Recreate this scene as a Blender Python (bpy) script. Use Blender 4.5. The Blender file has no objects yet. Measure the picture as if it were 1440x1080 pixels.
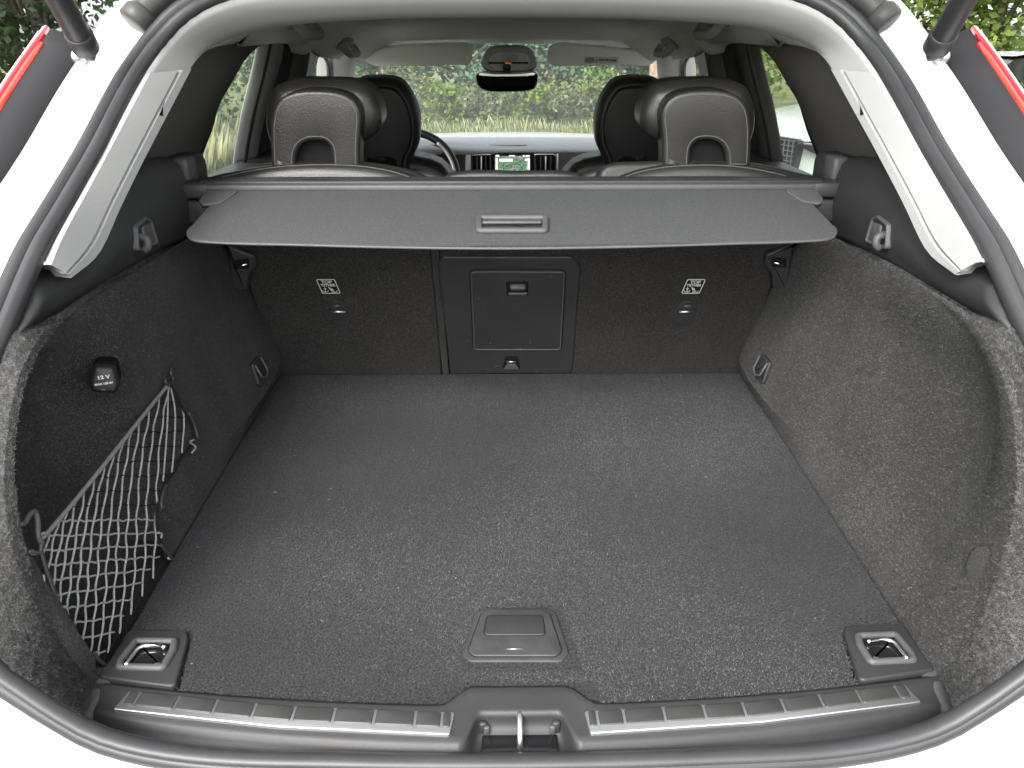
import bpy, bmesh, math, random
import numpy as np
from mathutils import Vector, Matrix
random.seed(7); RNG = np.random.default_rng(7)
scene = bpy.context.scene
COL = scene.collection
# ------------------------------------------------------------------ camera
FPX = 1120.0
CAM = Vector((-0.017, -0.71, 1.423)); PITCH = math.radians(-23.2); YAW = math.radians(0.66)
cd = bpy.data.cameras.new('camera'); cam = bpy.data.objects.new('camera', cd); COL.objects.link(cam)
cam.location = CAM; cam.rotation_euler = (math.pi/2 + PITCH, 0, -YAW)
cd.sensor_width = 36; cd.lens = 36*FPX/1440; cd.clip_start = 0.02; cd.clip_end = 2000
scene.camera = cam
# ------------------------------------------------------------------ world, sun, exposure
SUN_EL, SUN_AZ = math.radians(40), math.radians(202)      # azimuth clockwise from +y: behind and to the left
w = bpy.data.worlds.new('World'); scene.world = w; w.use_nodes = True
nt = w.node_tree; bg = nt.nodes['Background']
sky = nt.nodes.new('ShaderNodeTexSky'); sky.sky_type = 'NISHITA'; sky.sun_disc = False
sky.sun_elevation = SUN_EL; sky.sun_rotation = SUN_AZ; sky.dust_density = 3; sky.air_density = 1.0; sky.ozone_density = 1.0
hs = nt.nodes.new('ShaderNodeHueSaturation'); hs.inputs['Saturation'].default_value = 0.12
nt.links.new(sky.outputs[0], hs.inputs['Color']); nt.links.new(hs.outputs[0], bg.inputs['Color'])
bg.inputs['Strength'].default_value = 0.15
sd = bpy.data.lights.new('sun', 'SUN'); sun = bpy.data.objects.new('sun', sd); COL.objects.link(sun)
sd.energy = 0.9; sd.angle = math.radians(25); sd.color = (1, .96, .9)
sun.rotation_euler = (math.pi/2 - SUN_EL, 0, -SUN_AZ + math.pi)
sun.location = (-3, -6, 8)
vs = scene.view_settings; vs.view_transform = 'Standard'; vs.look = 'None'; vs.gamma = 1; vs.use_curve_mapping = False
vs.exposure = 2.25
scene.cycles.max_bounces = 10; scene.cycles.transparent_max_bounces = 16
# ------------------------------------------------------------------ pixel rays
def ray(px, py):
    x = (px-720)/FPX; u = (540-py)/FPX
    cp, sp = math.cos(PITCH), math.sin(PITCH); cy, sy = math.cos(YAW), math.sin(YAW)
    fy = cp-u*sp; z = sp+u*cp
    return Vector((x*cy+fy*sy, -x*sy+fy*cy, z))
def on(p, ax, v):
    d = ray(*p); t = (v-CAM[ax])/d[ax]; return CAM+d*t
def onx(p, v): return on(p, 0, v)
def ony(p, v): return on(p, 1, v)
def onz(p, v): return on(p, 2, v)
def onpl(p, o, n):
    d = ray(*p); o = Vector(o); n = Vector(n); return CAM + d*((o-CAM).dot(n)/d.dot(n))
# ------------------------------------------------------------------ mesh helpers
def mk(name, verts, faces, mat, parent=None, smooth=True, recalc=True, kind=None):
    me = bpy.data.meshes.new(name); me.from_pydata([tuple(v) for v in verts], [], faces)
    if recalc:
        bm = bmesh.new(); bm.from_mesh(me); bmesh.ops.recalc_face_normals(bm, faces=bm.faces); bm.to_mesh(me); bm.free()
    if smooth: me.polygons.foreach_set('use_smooth', [True]*len(me.polygons))
    me.update()
    return link(name, me, mat, parent, kind)
def link(name, me, mat, parent=None, kind=None):
    o = bpy.data.objects.new(name, me); COL.objects.link(o)
    if mat is not None and not me.materials: me.materials.append(mat)
    if parent is not None:
        o.parent = parent; o.matrix_parent_inverse = world_mat(parent).inverted()
    if kind: o['kind'] = kind
    return o
def world_mat(o):
    m = o.matrix_basis.copy()
    if o.parent is not None: m = world_mat(o.parent) @ o.matrix_parent_inverse @ m
    return m
def thing(name, label, cat, loc, group=None):
    o = bpy.data.objects.new(name, None); COL.objects.link(o); o.location = loc; o.empty_display_size = .2
    return tag(o, label, cat, group)
def tag(o, label, cat, group=None, kind=None):
    o['label'] = label
    if cat: o['category'] = cat
    if group: o['group'] = group
    if kind: o['kind'] = kind
    return o
class MB:
    def __init__(s): s.v = []; s.f = []
    def add(s, v, f):
        n = len(s.v); s.v += [Vector(a) for a in v]; s.f += [[i+n for i in q] for q in f]; return s
    def build(s, name, mat, parent=None, smooth=True, kind=None): return mk(name, s.v, s.f, mat, parent, smooth, True, kind)
def mir(pts, s):            # shapes are written for the left (s=-1); the right one is mirrored
    return [Vector((-s*p[0], p[1], p[2])) for p in pts]
def grid_faces(nu, nv, cu=False, cv=False):
    f = []
    for i in range(nu if cu else nu-1):
        for j in range(nv if cv else nv-1):
            a = i*nv+j; b = ((i+1) % nu)*nv+j; c = ((i+1) % nu)*nv+(j+1) % nv; d = i*nv+(j+1) % nv
            f.append([a, b, c, d])
    return f
def loft(rows, cu=False, cv=False):
    return [p for r in rows for p in r], grid_faces(len(rows), len(rows[0]), cu, cv)
def spline(pts, n, closed=False):
    P = [Vector(p) for p in pts]; m = len(P); out = []; segs = m if closed else m-1
    L = [0.0]
    for i in range(segs): L.append(L[-1]+(P[(i+1) % m]-P[i]).length)
    tot = L[-1]; k = 0
    cnt = n if closed else n-1
    for i in range(n):
        s = tot*i/cnt
        while k < segs-1 and s > L[k+1]: k += 1
        t = (s-L[k])/max(L[k+1]-L[k], 1e-9); t = min(max(t, 0), 1)
        p1, p2 = P[k % m], P[(k+1) % m]
        p0 = P[(k-1) % m] if (closed or k > 0) else p1*2-p2
        p3 = P[(k+2) % m] if (closed or k < segs-1) else p2*2-p1
        # centripetal-ish: tangents limited by local segment length
        d = (p2-p1).length; d0 = (p1-p0).length; d1 = (p3-p2).length
        m1 = ((p2-p1)/max(d, 1e-9)+(p1-p0)/max(d0, 1e-9))*0.5*d
        m2 = ((p3-p2)/max(d1, 1e-9)+(p2-p1)/max(d, 1e-9))*0.5*d
        t2, t3 = t*t, t*t*t
        out.append(p1*(2*t3-3*t2+1)+m1*(t3-2*t2+t)+p2*(-2*t3+3*t2)+m2*(t3-t2))
    return out
def frames(path, closed=False, up=Vector((0, 0, 1))):
    n = len(path); fr = []; prev = None
    for i in range(n):
        a = path[(i-1) % n] if (closed or i > 0) else path[i]
        b = path[(i+1) % n] if (closed or i < n-1) else path[i]
        t = (b-a).normalized()
        if prev is None:
            u = up if abs(t.dot(up)) < .95 else Vector((1, 0, 0))
            nrm = (u-t*u.dot(t)).normalized()
        else: nrm = (prev-t*prev.dot(t)).normalized()
        prev = nrm; fr.append((t, nrm, t.cross(nrm)))
    return fr
def tube(path, r, n=8, closed=False, caps=True, sx=1.0):
    path = [Vector(p) for p in path]; fr = frames(path, closed); rows = []
    for i, (p, (t, a, b)) in enumerate(zip(path, fr)):
        rr = r[i] if hasattr(r, '__len__') else r
        rows.append([p+(a*math.cos(2*math.pi*k/n)+b*math.sin(2*math.pi*k/n)*sx)*rr for k in range(n)])
    v, f = loft(rows, closed, True)
    if caps and not closed:
        f.append(list(range(n))[::-1]); f.append([len(v)-n+k for k in range(n)])
    return v, f
class Basis:
    def __init__(s, o, u, v):
        s.o = Vector(o); s.u = Vector(u).normalized(); v = Vector(v); s.v = (v-s.u*v.dot(s.u)).normalized(); s.n = s.u.cross(s.v)
    def p(s, a, b, c=0): return s.o+s.u*a+s.v*b+s.n*c
    def px(s, p):
        q = onpl(p, s.o, s.n)-s.o; return (q.dot(s.u), q.dot(s.v))
def area2(o): return .5*sum(o[i][0]*o[(i+1) % len(o)][1]-o[(i+1) % len(o)][0]*o[i][1] for i in range(len(o)))
def ccw(o): return list(o) if area2(o) > 0 else list(o)[::-1]
def smooth2(o, n=64):
    return [(p.x, p.y) for p in spline([(a[0], a[1], 0) for a in o], n, True)]
def roundpoly(o, r, k=5):
    o = ccw(o); out = []; n = len(o)
    for i in range(n):
        p0, p1, p2 = Vector(o[i-1]), Vector(o[i]), Vector(o[(i+1) % n])
        rr = r[i] if hasattr(r, '__len__') else r
        a = (p0-p1); b = (p2-p1); la, lb = a.length, b.length; a /= la; b /= lb
        ang = a.angle(b); d = min(rr/math.tan(ang/2) if ang < 3.1 else 0, la*.49, lb*.49)
        A, B = p1+a*d, p1+b*d
        for j in range(k+1):
            t = j/k; q = A*(1-t)**2+p1*2*t*(1-t)+B*t*t; out.append((q.x, q.y))
    return out
def inset2(o, d):
    n = len(o); out = []
    for i in range(n):
        p0, p1, p2 = Vector(o[i-1]), Vector(o[i]), Vector(o[(i+1) % n])
        a = (p1-p0); b = (p2-p1)
        if a.length < 1e-9: a = b
        if b.length < 1e-9: b = a
        a = a.normalized(); b = b.normalized()
        na, nb = Vector((-a.y, a.x)), Vector((-b.y, b.x)); m = na+nb
        if m.length < 1e-6: m = na
        m.normalize(); c = max(m.dot(na), .45); q = p1+m*(d/c); out.append((q.x, q.y))
    return out
def plate(o, B, d0, d1, r=.004, seg=3, back=True, puff=0, rb=None):
    """solid from outline o in basis B between depths d0 (back) and d1 (front), front edge rounded by r"""
    o = ccw(o); rows = []; rb = r*.5 if rb is None else rb
    if back:
        for k in range(seg+1):
            a = math.pi/2*k/seg
            rows.append([B.p(x, y, d0+rb*(1-math.sin(a))) for x, y in inset2(o, rb*(1-math.cos(math.pi/2-a)) if False else rb*(1-math.sin(a)))])
        rows = rows
        # back ring order: from inset to full
        rows[0] = [B.p(x, y, d0) for x, y in inset2(o, rb)]
    else: rows.append([B.p(x, y, d0) for x, y in o])
    for k in range(seg+1):
        a = math.pi/2*k/seg
        rows.append([B.p(x, y, d1-r*(1-math.sin(a)) if False else d1-r+r*math.sin(a)) for x, y in inset2(o, r*(1-math.cos(a)))])
    if puff:
        rows.append([B.p(x, y, d1+puff*.6) for x, y in inset2(o, r+puff*1.5)])
        rows.append([B.p(x, y, d1+puff) for x, y in inset2(o, r+puff*4)])
    v, f = loft(rows, False, True); n = len(o)
    f.append([len(v)-n+k for k in range(n)])
    if back: f.append(list(range(n))[::-1])
    return v, f
def ringplate(o, w_, B, d0, d1, r=.002):
    """frame: outline o, width w_ inward"""
    o = ccw(o); i_ = inset2(o, w_); rows = [[B.p(x, y, d0) for x, y in o], [B.p(x, y, d1-r) for x, y in o], [B.p(x, y, d1) for x, y in inset2(o, r)],
            [B.p(x, y, d1) for x, y in inset2(o, w_-r)], [B.p(x, y, d1-r) for x, y in i_], [B.p(x, y, d0) for x, y in i_]]
    return loft(rows, True, True)
def rbox(c, s, r=.004, rot=None, seg=2):
    bm = bmesh.new(); bmesh.ops.create_cube(bm, size=1)
    for v in bm.verts: v.co = Vector((v.co.x*s[0], v.co.y*s[1], v.co.z*s[2]))
    if r > 0: bmesh.ops.bevel(bm, geom=list(bm.edges), offset=min(r, min(s)*.49), segments=seg, affect='EDGES', profile=.5)
    M = Matrix.Translation(Vector(c)) @ (rot.to_4x4() if rot is not None else Matrix.Identity(4))
    bm.verts.ensure_lookup_table(); v = [M @ a.co for a in bm.verts]; f = [[q.index for q in p.verts] for p in bm.faces]; bm.free(); return v, f
def text_mesh(name, body, size, B, a, b, c, mat, parent, sx=1.0, bold=0.0, align='CENTER'):
    cu = bpy.data.curves.new(name, 'FONT'); cu.body = body; cu.size = size; cu.align_x = align; cu.align_y = 'CENTER'; cu.extrude = .0002; cu.offset = bold
    tmp = bpy.data.objects.new('tmp', cu); COL.objects.link(tmp)
    dg = bpy.context.evaluated_depsgraph_get(); me = bpy.data.meshes.new_from_object(tmp.evaluated_get(dg))
    for v in me.vertices: v.co = B.p(a+v.co.x*sx, b+v.co.y, c+v.co.z)
    bpy.data.objects.remove(tmp); bpy.data.curves.remove(cu); me.materials.clear()
    return link(name, me, mat, parent)
def interp(x, xs, ys): return float(np.interp(x, xs, ys))
def sstep(a, b, x):
    t = min(max((x-a)/(b-a), 0), 1); return t*t*(3-2*t)
# ------------------------------------------------------------------ materials
def mat(name, col, rough=.5, spec=.5, metal=0, noise=None, bump=None, sheen=0, coat=0, var=None, trans=0, ior=1.45, alpha=1, emit=None, streak=0):
    """noise=(scale, amount) speckle in value; bump=(kind, scale, strength, distance); var=(scale, amount) broad variation"""
    m = bpy.data.materials.new(name); m.use_nodes = True; N = m.node_tree.nodes; Lk = m.node_tree.links
    b = N['Principled BSDF']; b.inputs['Base Color'].default_value = (*col, 1); b.inputs['Roughness'].default_value = rough
    b.inputs['Specular IOR Level'].default_value = spec; b.inputs['Metallic'].default_value = metal; b.inputs['IOR'].default_value = ior
    b.inputs['Coat Weight'].default_value = coat; b.inputs['Sheen Weight'].default_value = sheen; b.inputs['Sheen Roughness'].default_value = .5
    b.inputs['Transmission Weight'].default_value = trans; b.inputs['Alpha'].default_value = alpha
    if emit: b.inputs['Emission Color'].default_value = (*emit[0], 1); b.inputs['Emission Strength'].default_value = emit[1]
    tc = N.new('ShaderNodeTexCoord')
    last = None
    def mul(fac_out, lo, hi):
        nonlocal last
        mr = N.new('ShaderNodeMapRange'); mr.inputs[1].default_value = .28; mr.inputs[2].default_value = .72
        mr.inputs[3].default_value = lo; mr.inputs[4].default_value = hi; Lk.new(fac_out, mr.inputs[0])
        if last is None: last = mr.outputs[0]
        else:
            mm = N.new('ShaderNodeMath'); mm.operation = 'MULTIPLY'; Lk.new(last, mm.inputs[0]); Lk.new(mr.outputs[0], mm.inputs[1]); last = mm.outputs[0]
    for spec_ in (noise, var):
        if spec_:
            n = N.new('ShaderNodeTexNoise'); n.inputs['Scale'].default_value = spec_[0]; n.inputs['Detail'].default_value = spec_[2] if len(spec_) > 2 else 2
            n.inputs['Roughness'].default_value = .6
            Lk.new(tc.outputs['Object'], n.inputs['Vector']); mul(n.outputs[0], 1-spec_[1], 1+spec_[1])
    if streak:
        mp = N.new('ShaderNodeMapping'); mp.inputs['Scale'].default_value = (2, 16, 3.5); mp.inputs['Rotation'].default_value = (.35, 0, 0); Lk.new(tc.outputs['Object'], mp.inputs[0])
        n = N.new('ShaderNodeTexNoise'); n.inputs['Scale'].default_value = 1; n.inputs['Detail'].default_value = 4; Lk.new(mp.outputs[0], n.inputs['Vector']); mul(n.outputs[0], 1-streak, 1+streak)
    if last is not None:
        vm = N.new('ShaderNodeVectorMath'); vm.operation = 'SCALE'; vm.inputs[0].default_value = col; Lk.new(last, vm.inputs['Scale'])
        Lk.new(vm.outputs[0], b.inputs['Base Color'])
    if bump:
        kind, sc, st, dist = bump
        if kind == 'noise':
            t = N.new('ShaderNodeTexNoise'); t.inputs['Scale'].default_value = sc; t.inputs['Detail'].default_value = 3; h = t.outputs[0]
        else:
            t = N.new('ShaderNodeTexVoronoi'); t.feature = 'SMOOTH_F1' if kind == 'cell' else 'F1'; t.inputs['Scale'].default_value = sc; h = t.outputs[0]
        Lk.new(tc.outputs['Object'], t.inputs['Vector'])
        bp = N.new('ShaderNodeBump'); bp.inputs['Strength'].default_value = st; bp.inputs['Distance'].default_value = dist
        Lk.new(h, bp.inputs['Height']); Lk.new(bp.outputs[0], b.inputs['Normal'])
    return m
def glassmat(name, tint, rough=0.0, veil=0.02):
    m = bpy.data.materials.new(name); m.use_nodes = True; N = m.node_tree.nodes; Lk = m.node_tree.links
    for n in list(N):
        if n.type != 'OUTPUT_MATERIAL': N.remove(n)
    out = [n for n in N if n.type == 'OUTPUT_MATERIAL'][0]
    tr = N.new('ShaderNodeBsdfTransparent'); tr.inputs[0].default_value = (*tint, 1)
    gl = N.new('ShaderNodeBsdfGlossy'); gl.inputs['Roughness'].default_value = rough
    lw = N.new('ShaderNodeLayerWeight'); lw.inputs[0].default_value = .5; pw = N.new('ShaderNodeMath'); pw.operation = 'POWER'; pw.inputs[1].default_value = 4
    ad = N.new('ShaderNodeMath'); ad.operation = 'MULTIPLY_ADD'; ad.inputs[1].default_value = .6; ad.inputs[2].default_value = .04
    Lk.new(lw.outputs['Facing'], pw.inputs[0]); Lk.new(pw.outputs[0], ad.inputs[0])
    mx = N.new('ShaderNodeMixShader'); Lk.new(ad.outputs[0], mx.inputs[0]); Lk.new(tr.outputs[0], mx.inputs[1]); Lk.new(gl.outputs[0], mx.inputs[2])
    df = N.new('ShaderNodeBsdfTranslucent'); df.inputs[0].default_value = (.8, .82, .82, 1); m2 = N.new('ShaderNodeMixShader'); m2.inputs[0].default_value = veil  # pale translucent share imitates the hazy veil of reflections over the glass
    Lk.new(mx.outputs[0], m2.inputs[1]); Lk.new(df.outputs[0], m2.inputs[2]); Lk.new(m2.outputs[0], out.inputs[0]); return m
M = {}
M['paint'] = mat('white_paint', (.64, .64, .645), .22, .5, coat=.6, var=(1.5, .02))
M['rubber'] = mat('seal_rubber', (.030, .030, .032), .42, .5, noise=(900, .15), bump=('noise', 900, .12, .0004), var=(14, .12))
M['carpet'] = mat('floor_carpet', (.026, .0265, .028), 1, .04, noise=(300, .75, 3), var=(5, .12), bump=('noise', 300, 1, .004), sheen=.05)
M['wallcarpet'] = mat('side_carpet', (.028, .0273, .0266), 1, .04, noise=(520, .6, 2), var=(6, .18), bump=('noise', 620, .7, .0016), sheen=.08, streak=.20)
M['seatcarpet'] = mat('seat_carpet', (.026, .0250, .0240), 1, .04, noise=(430, .75, 2), var=(8, .12), bump=('noise', 600, .8, .002), sheen=.05)
M['plastic'] = mat('dark_plastic', (.026, .026, .027), .48, .45, noise=(700, .18), var=(9, .12), bump=('noise', 1300, .25, .0006))
M['plastic2'] = mat('grey_plastic', (.060, .060, .062), .5, .45, noise=(700, .15), var=(9, .08), bump=('noise', 1300, .22, .0005))
M['handle'] = mat('handle_plastic', (.036, .036, .037), .5, .4, noise=(700, .15), var=(30, .25), bump=('noise', 1300, .22, .0005))
M['bootgrey'] = mat('boot_rubber', (.045, .045, .043), .45, .4)
M['gloss'] = mat('gloss_black', (.010, .010, .011), .12, .5)
M['black'] = mat('void_black', (.006, .006, .006), .8, .2)
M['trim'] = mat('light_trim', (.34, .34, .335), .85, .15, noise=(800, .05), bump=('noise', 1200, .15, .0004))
M['fabric'] = mat('headliner_fabric', (.80, .80, .75), .95, .1, noise=(700, .10), bump=('noise', 800, .2, .0006))
M['qtrim'] = mat('charcoal_fabric', (.085, .082, .077), .95, .1, noise=(700, .2), bump=('noise', 900, .3, .0008))
M['leather'] = mat('black_leather', (.017, .0162, .0152), .36, .55, noise=(260, .12), bump=('cell', 400, .40, .0009))
M['leather2'] = mat('smooth_leather', (.015, .015, .0145), .42, .45, bump=('cell', 420, .25, .001))
M['thread'] = mat('seam_thread', (.075, .073, .068), .6, .4)
M['sheet'] = mat('cover_fabric', (.050, .0505, .052), .66, .30, noise=(430, .35, 2), bump=('noise', 620, .45, .001))
M['chrome'] = mat('chrome', (.75, .75, .74), .16, .5, metal=1)
M['steel'] = mat('brushed_steel', (.62, .62, .63), .30, .5, metal=1, bump=('noise', 500, .08, .0004))
M['strip'] = mat('satin_steel', (.72, .72, .73), .42, .5, metal=1)
M['zinc'] = mat('zinc_striker', (.60, .58, .54), .38, .5, metal=1, noise=(120, .15))
M['tread'] = mat('tread_rubber', (.034, .034, .033), .42, .5, noise=(500, .2, 2), var=(25, .15), bump=('noise', 900, .1, .0003))
M['red'] = mat('red_lens', (.55, .012, .02), .08, .5, coat=1)
M['orange'] = mat('light_guide_red', (.80, .045, .025), .08, .5, coat=1)
M['clear'] = mat('clear_lens', (.75, .55, .52), .06, .5, coat=1)
M['lampblack'] = mat('lamp_housing', (.022, .022, .024), .7, .3, bump=('noise', 700, .3, .0008))
M['white'] = mat('printed_white', (.50, .50, .49), .6, .3)
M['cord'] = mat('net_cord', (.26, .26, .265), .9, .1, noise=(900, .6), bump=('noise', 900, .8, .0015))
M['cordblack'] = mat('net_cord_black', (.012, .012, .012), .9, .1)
M['rope'] = mat('net_rope', (.15, .15, .155), .5, .4, noise=(600, .3))
M['glass'] = glassmat('window_glass', (.80, .86, .84), veil=.035)
M['privacy'] = glassmat('side_glass', (.70, .76, .72))
M['mirror'] = mat('mirror_glass', (.55, .55, .56), .02, .5, metal=1)
M['dash'] = mat('dash_top', (.20, .20, .21), .55, .4, bump=('noise', 900, .15, .0005))
M['dashface'] = mat('dash_face', (.05, .05, .05), .5, .4)
M['silver'] = mat('satin_silver', (.62, .61, .58), .35, .5, metal=.6)

# ------------------------------------------------------------------ the car, its cabin and its load bay
FZ = .70                                              # load floor height
car = thing('estate_car', 'white estate car with raised tailgate, black leather seats and carpeted empty boot', 'car', (0, 2.2, 0))
# aperture profile: y of the tailgate opening as a function of height
APZ = [.60, .66, .70, .80, .95, 1.08, 1.18, 1.275, 1.373, 1.42, 1.475, 1.51]
APY = [-.085, -.075, -.063, -.032, .04, .15, .28, .45, .60, .66, .70, .745]
def apy(z): return interp(z, APZ, APY)
def onap(p):
    d = ray(*p); lo, hi = .3, 3.0
    g = lambda t: (CAM.y+d.y*t) - apy(CAM.z+d.z*t)
    for _ in range(60):
        m = (lo+hi)/2
        if g(m) > 0: hi = m
        else: lo = m
    return CAM+d*hi
half = [(720, 1060), (600, 1060), (480, 1058), (300, 1052), (200, 1038), (140, 1020), (90, 992), (45, 962), (0, 928), (-28, 875), (-44, 780), (-44, 690), (-30, 600), (0, 512),
        (22, 460), (67, 353), (90, 313), (143, 220), (200, 110), (233, 63), (262, 32), (297, 10), (345, -5), (480, -13), (600, -16), (720, -17)]
hp = [onap(p) for p in half]
hp[0].x = 0; hp[-1].x = 0
hs3 = spline(hp, 90)
LOOP = hs3 + [Vector((-p.x, p.y, p.z)) for p in hs3[-2:0:-1]]
def ap_frame(path, i):
    n = len(path); t = (path[(i+2) % n]-path[(i-2) % n]).normalized(); z = path[i].z
    dy = apy(z+.04)-apy(z-.04); nn = Vector((0, -.08, dy)).normalized(); nn = (nn-t*nn.dot(t)).normalized()
    o = t.cross(nn)
    if o.dot(path[i]-Vector((0, path[i].y, 1.12))) < 0: o = -o
    return t, nn, o
APF = [ap_frame(LOOP, i) for i in range(len(LOOP))]
def off(i, o, n):
    k = 1-sstep(1.02, .74, LOOP[i].z); g = sstep(.010, .026, o); o -= .006*(1-k)*g; n -= .007*(1-k)*g
    return LOOP[i]+APF[i][2]*o+APF[i][1]*n
NL = len(LOOP)
# weather seal: inner bulb, outer bulb, thin seam between
def near(p): return min(range(NL), key=lambda i: (LOOP[i]-p).length_squared)
def under(p, s=-1): return off(near(p), .012, -.009)
def sweep(prof, closed_prof=True): return loft([[off(i, a, b) for a, b in prof] for i in range(NL)], True, closed_prof)
circ = lambda ca, cb, ra, rb, n=12: [(ca+ra*math.cos(2*math.pi*k/n), cb+rb*math.sin(2*math.pi*k/n)) for k in range(n)]
seal = mk('weather_seal', *sweep(circ(.010, .002, .0105, .013)), M['rubber'], car)
mk('sealing_lip', *sweep(circ(.0285, .000, .0115, .0135)), M['rubber'], seal)
# jamb: white painted gutter round the opening
jprof = [(.012, -.012), (.034, -.008), (.040, -.006), (.085, -.010), (.118, .000), (.124, -.004), (.126, -.05), (.126, -.10)]
def jrow(i):
    k = sstep(1.0, .80, LOOP[i].z); ext = [None]*4+[(.10, .004), (.17, .020), (.30, .060), (.45, .075)]
    return [off(i, a+(e[0]-a)*k if e else a, b+(e[1]-b)*k if e else b) for (a, b), e in zip(jprof, ext)]
mk('body_jamb', *loft([jrow(i) for i in range(NL)], True, False), M['paint'], car)
# bumper top under the opening
bmp = MB(); rows = []
for k in range(33):
    x = -.92+1.84*k/32; e = (abs(x)/.92)**4*.10
    rows.append([Vector((x, y+e, z)) for y, z in [(-.05, .560), (-.10, .557), (-.17, .55), (-.21, .525), (-.22, .48), (-.22, .32), (-.15, .25)]])
bmp.add(*loft(rows)); bmp.build('bumper', M['paint'], car)
# tail lights on the D-pillars
def seg_idx(s, z0, z1):
    ids = [i for i in range(NL) if (LOOP[i].x*s > .2) and z0 <= LOOP[i].z <= z1]
    return sorted(ids, key=lambda i: -LOOP[i].z)
for s in (-1, 1):
    ids = seg_idx(s, .93, 1.408)
    def strip(prof, name, m, par, ids=ids):
        rows = [[off(i, a, b) for a, b in prof] for i in ids]; v, f = loft(rows, False, True); n = len(prof)
        f.append(list(range(n))); f.append([len(v)-n+k for k in range(n)]); return mk(name, v, f, m, par)
    lamp = strip([(.115, -.008), (.118, .006), (.158, .022), (.166, .022), (.168, -.02)], 'tail_light', M['lampblack'], car)
    strip([(.1585, .0225), (.160, .0275), (.167, .026), (.168, .018), (.168, -.01)], 'light_guide', M['orange'], lamp, ids[1:])
    strip([(.1685, .024), (.171, .027), (.181, .022), (.190, .008), (.192, -.02), (.1685, -.02)], 'red_lens', M['red'], lamp)
    strip([(.191, .010), (.194, .012), (.199, .002), (.199, -.03), (.1925, -.03)], 'clear_edge', M['clear'], lamp, ids[:-2])
# side panels and roof outside
for s in (-1, 1):
    rows = []
    for y in [.0, .12, .3, .6, 1.0, 1.6, 2.4, 3.2, 3.7, 4.1, 4.4]:
        t = sstep(4.5, 3.6, y)*sstep(-.5, .5, y)
        rows.append(mir([(-.70-.24*t, y, .28), (-.72-.24*t, y, .55), (-.72-.22*t, y, .85), (-.71-.20*t, y, 1.0), (-.70-.17*t, y, 1.07), (-.69-.10*t, y, 1.085)], s))
    mk('side_panel', *loft(rows), M['paint'], car)
    ids = seg_idx(s, 1.06, 1.45)
    rows = []
    for i in ids:
        a = off(i, .126, -.05); z = a.z
        rows.append([a, Vector((a.x+s*.012, a.y+.10, z)), Vector((s*(.74-.40*(z-1.05)), max(.80, a.y+.13), z)), Vector((s*(.745-.40*(z-1.05)), 1.02+.2*(z-1.05), z))])
    mk('quarter_panel', *loft(rows), M['paint'], car)
rows = [[Vector((x, y, (1.575 if y < 1.9 else 1.575-(y-1.9)**2*.16)-.10*(abs(x)/.6)**4-(.03 if y < .7 else 0))) for x in [-.62, -.58, -.5, -.35, -.15, 0, .15, .35, .5, .58, .62]] for y in [.82, .9, 1, 1.5, 2, 2.4, 2.68]]
mk('roof_panel', *loft(rows), M['paint'], car)
rows = [[Vector((x, y, .985-.10*(y-3.5)**2-.05*(abs(x)/.8)**3)) for x in [-.85, -.7, -.5, -.25, 0, .25, .5, .7, .85]] for y in [3.42, 3.6, 3.9, 4.2, 4.45, 4.55]]
mk('bonnet', *loft(rows), M['paint'], car)
# floor pan so that the cabin is closed below
mk('floor_pan', *rbox((0, 2.2, .33), (1.7, 4.2, .06), .01), M['black'], car)
for (x, y) in [(-.8, .55), (.8, .55), (-.8, 3.42), (.8, 3.42)]:
    wheel = mk('wheel', *tube([(x-.11, y, .36), (x-.09, y, .36), (x+.09, y, .36), (x+.11, y, .36)], [.33, .36, .36, .33], 28), M['rubber'], car)
    mk('rim', *tube([(x-.115, y, .36), (x+.115, y, .36)], .24, 24), M['steel'], wheel)
# raised tailgate
TG0, TG1 = Vector((0, .66, 1.60)), Vector((0, -.30, 2.10)); tv = (TG1-TG0)
TB = Basis(TG0, (1, 0, 0), tv); L = tv.length
if TB.n.z < 0: TB.n = -TB.n
tg_o = roundpoly([(-.56, 0), (.56, 0), (.64, .45), (.62, L), (-.62, L), (-.64, .45)], .06)
gate = MB(); gate.add(*ringplate(tg_o, .10, TB, -.005, .04, .008)); gate.add(*plate(roundpoly([(-.60, .56), (.60, .56), (.6, L-.02), (-.6, L-.02)], .05), TB, -.01, .045, .01))
gate = gate.build('tailgate', M['paint'], car)
mk('rear_window', *plate(roundpoly([(-.50, .06), (.50, .06), (.56, .57), (-.56, .57)], .05), TB, .020, .026, .002), M['privacy'], gate)
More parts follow.
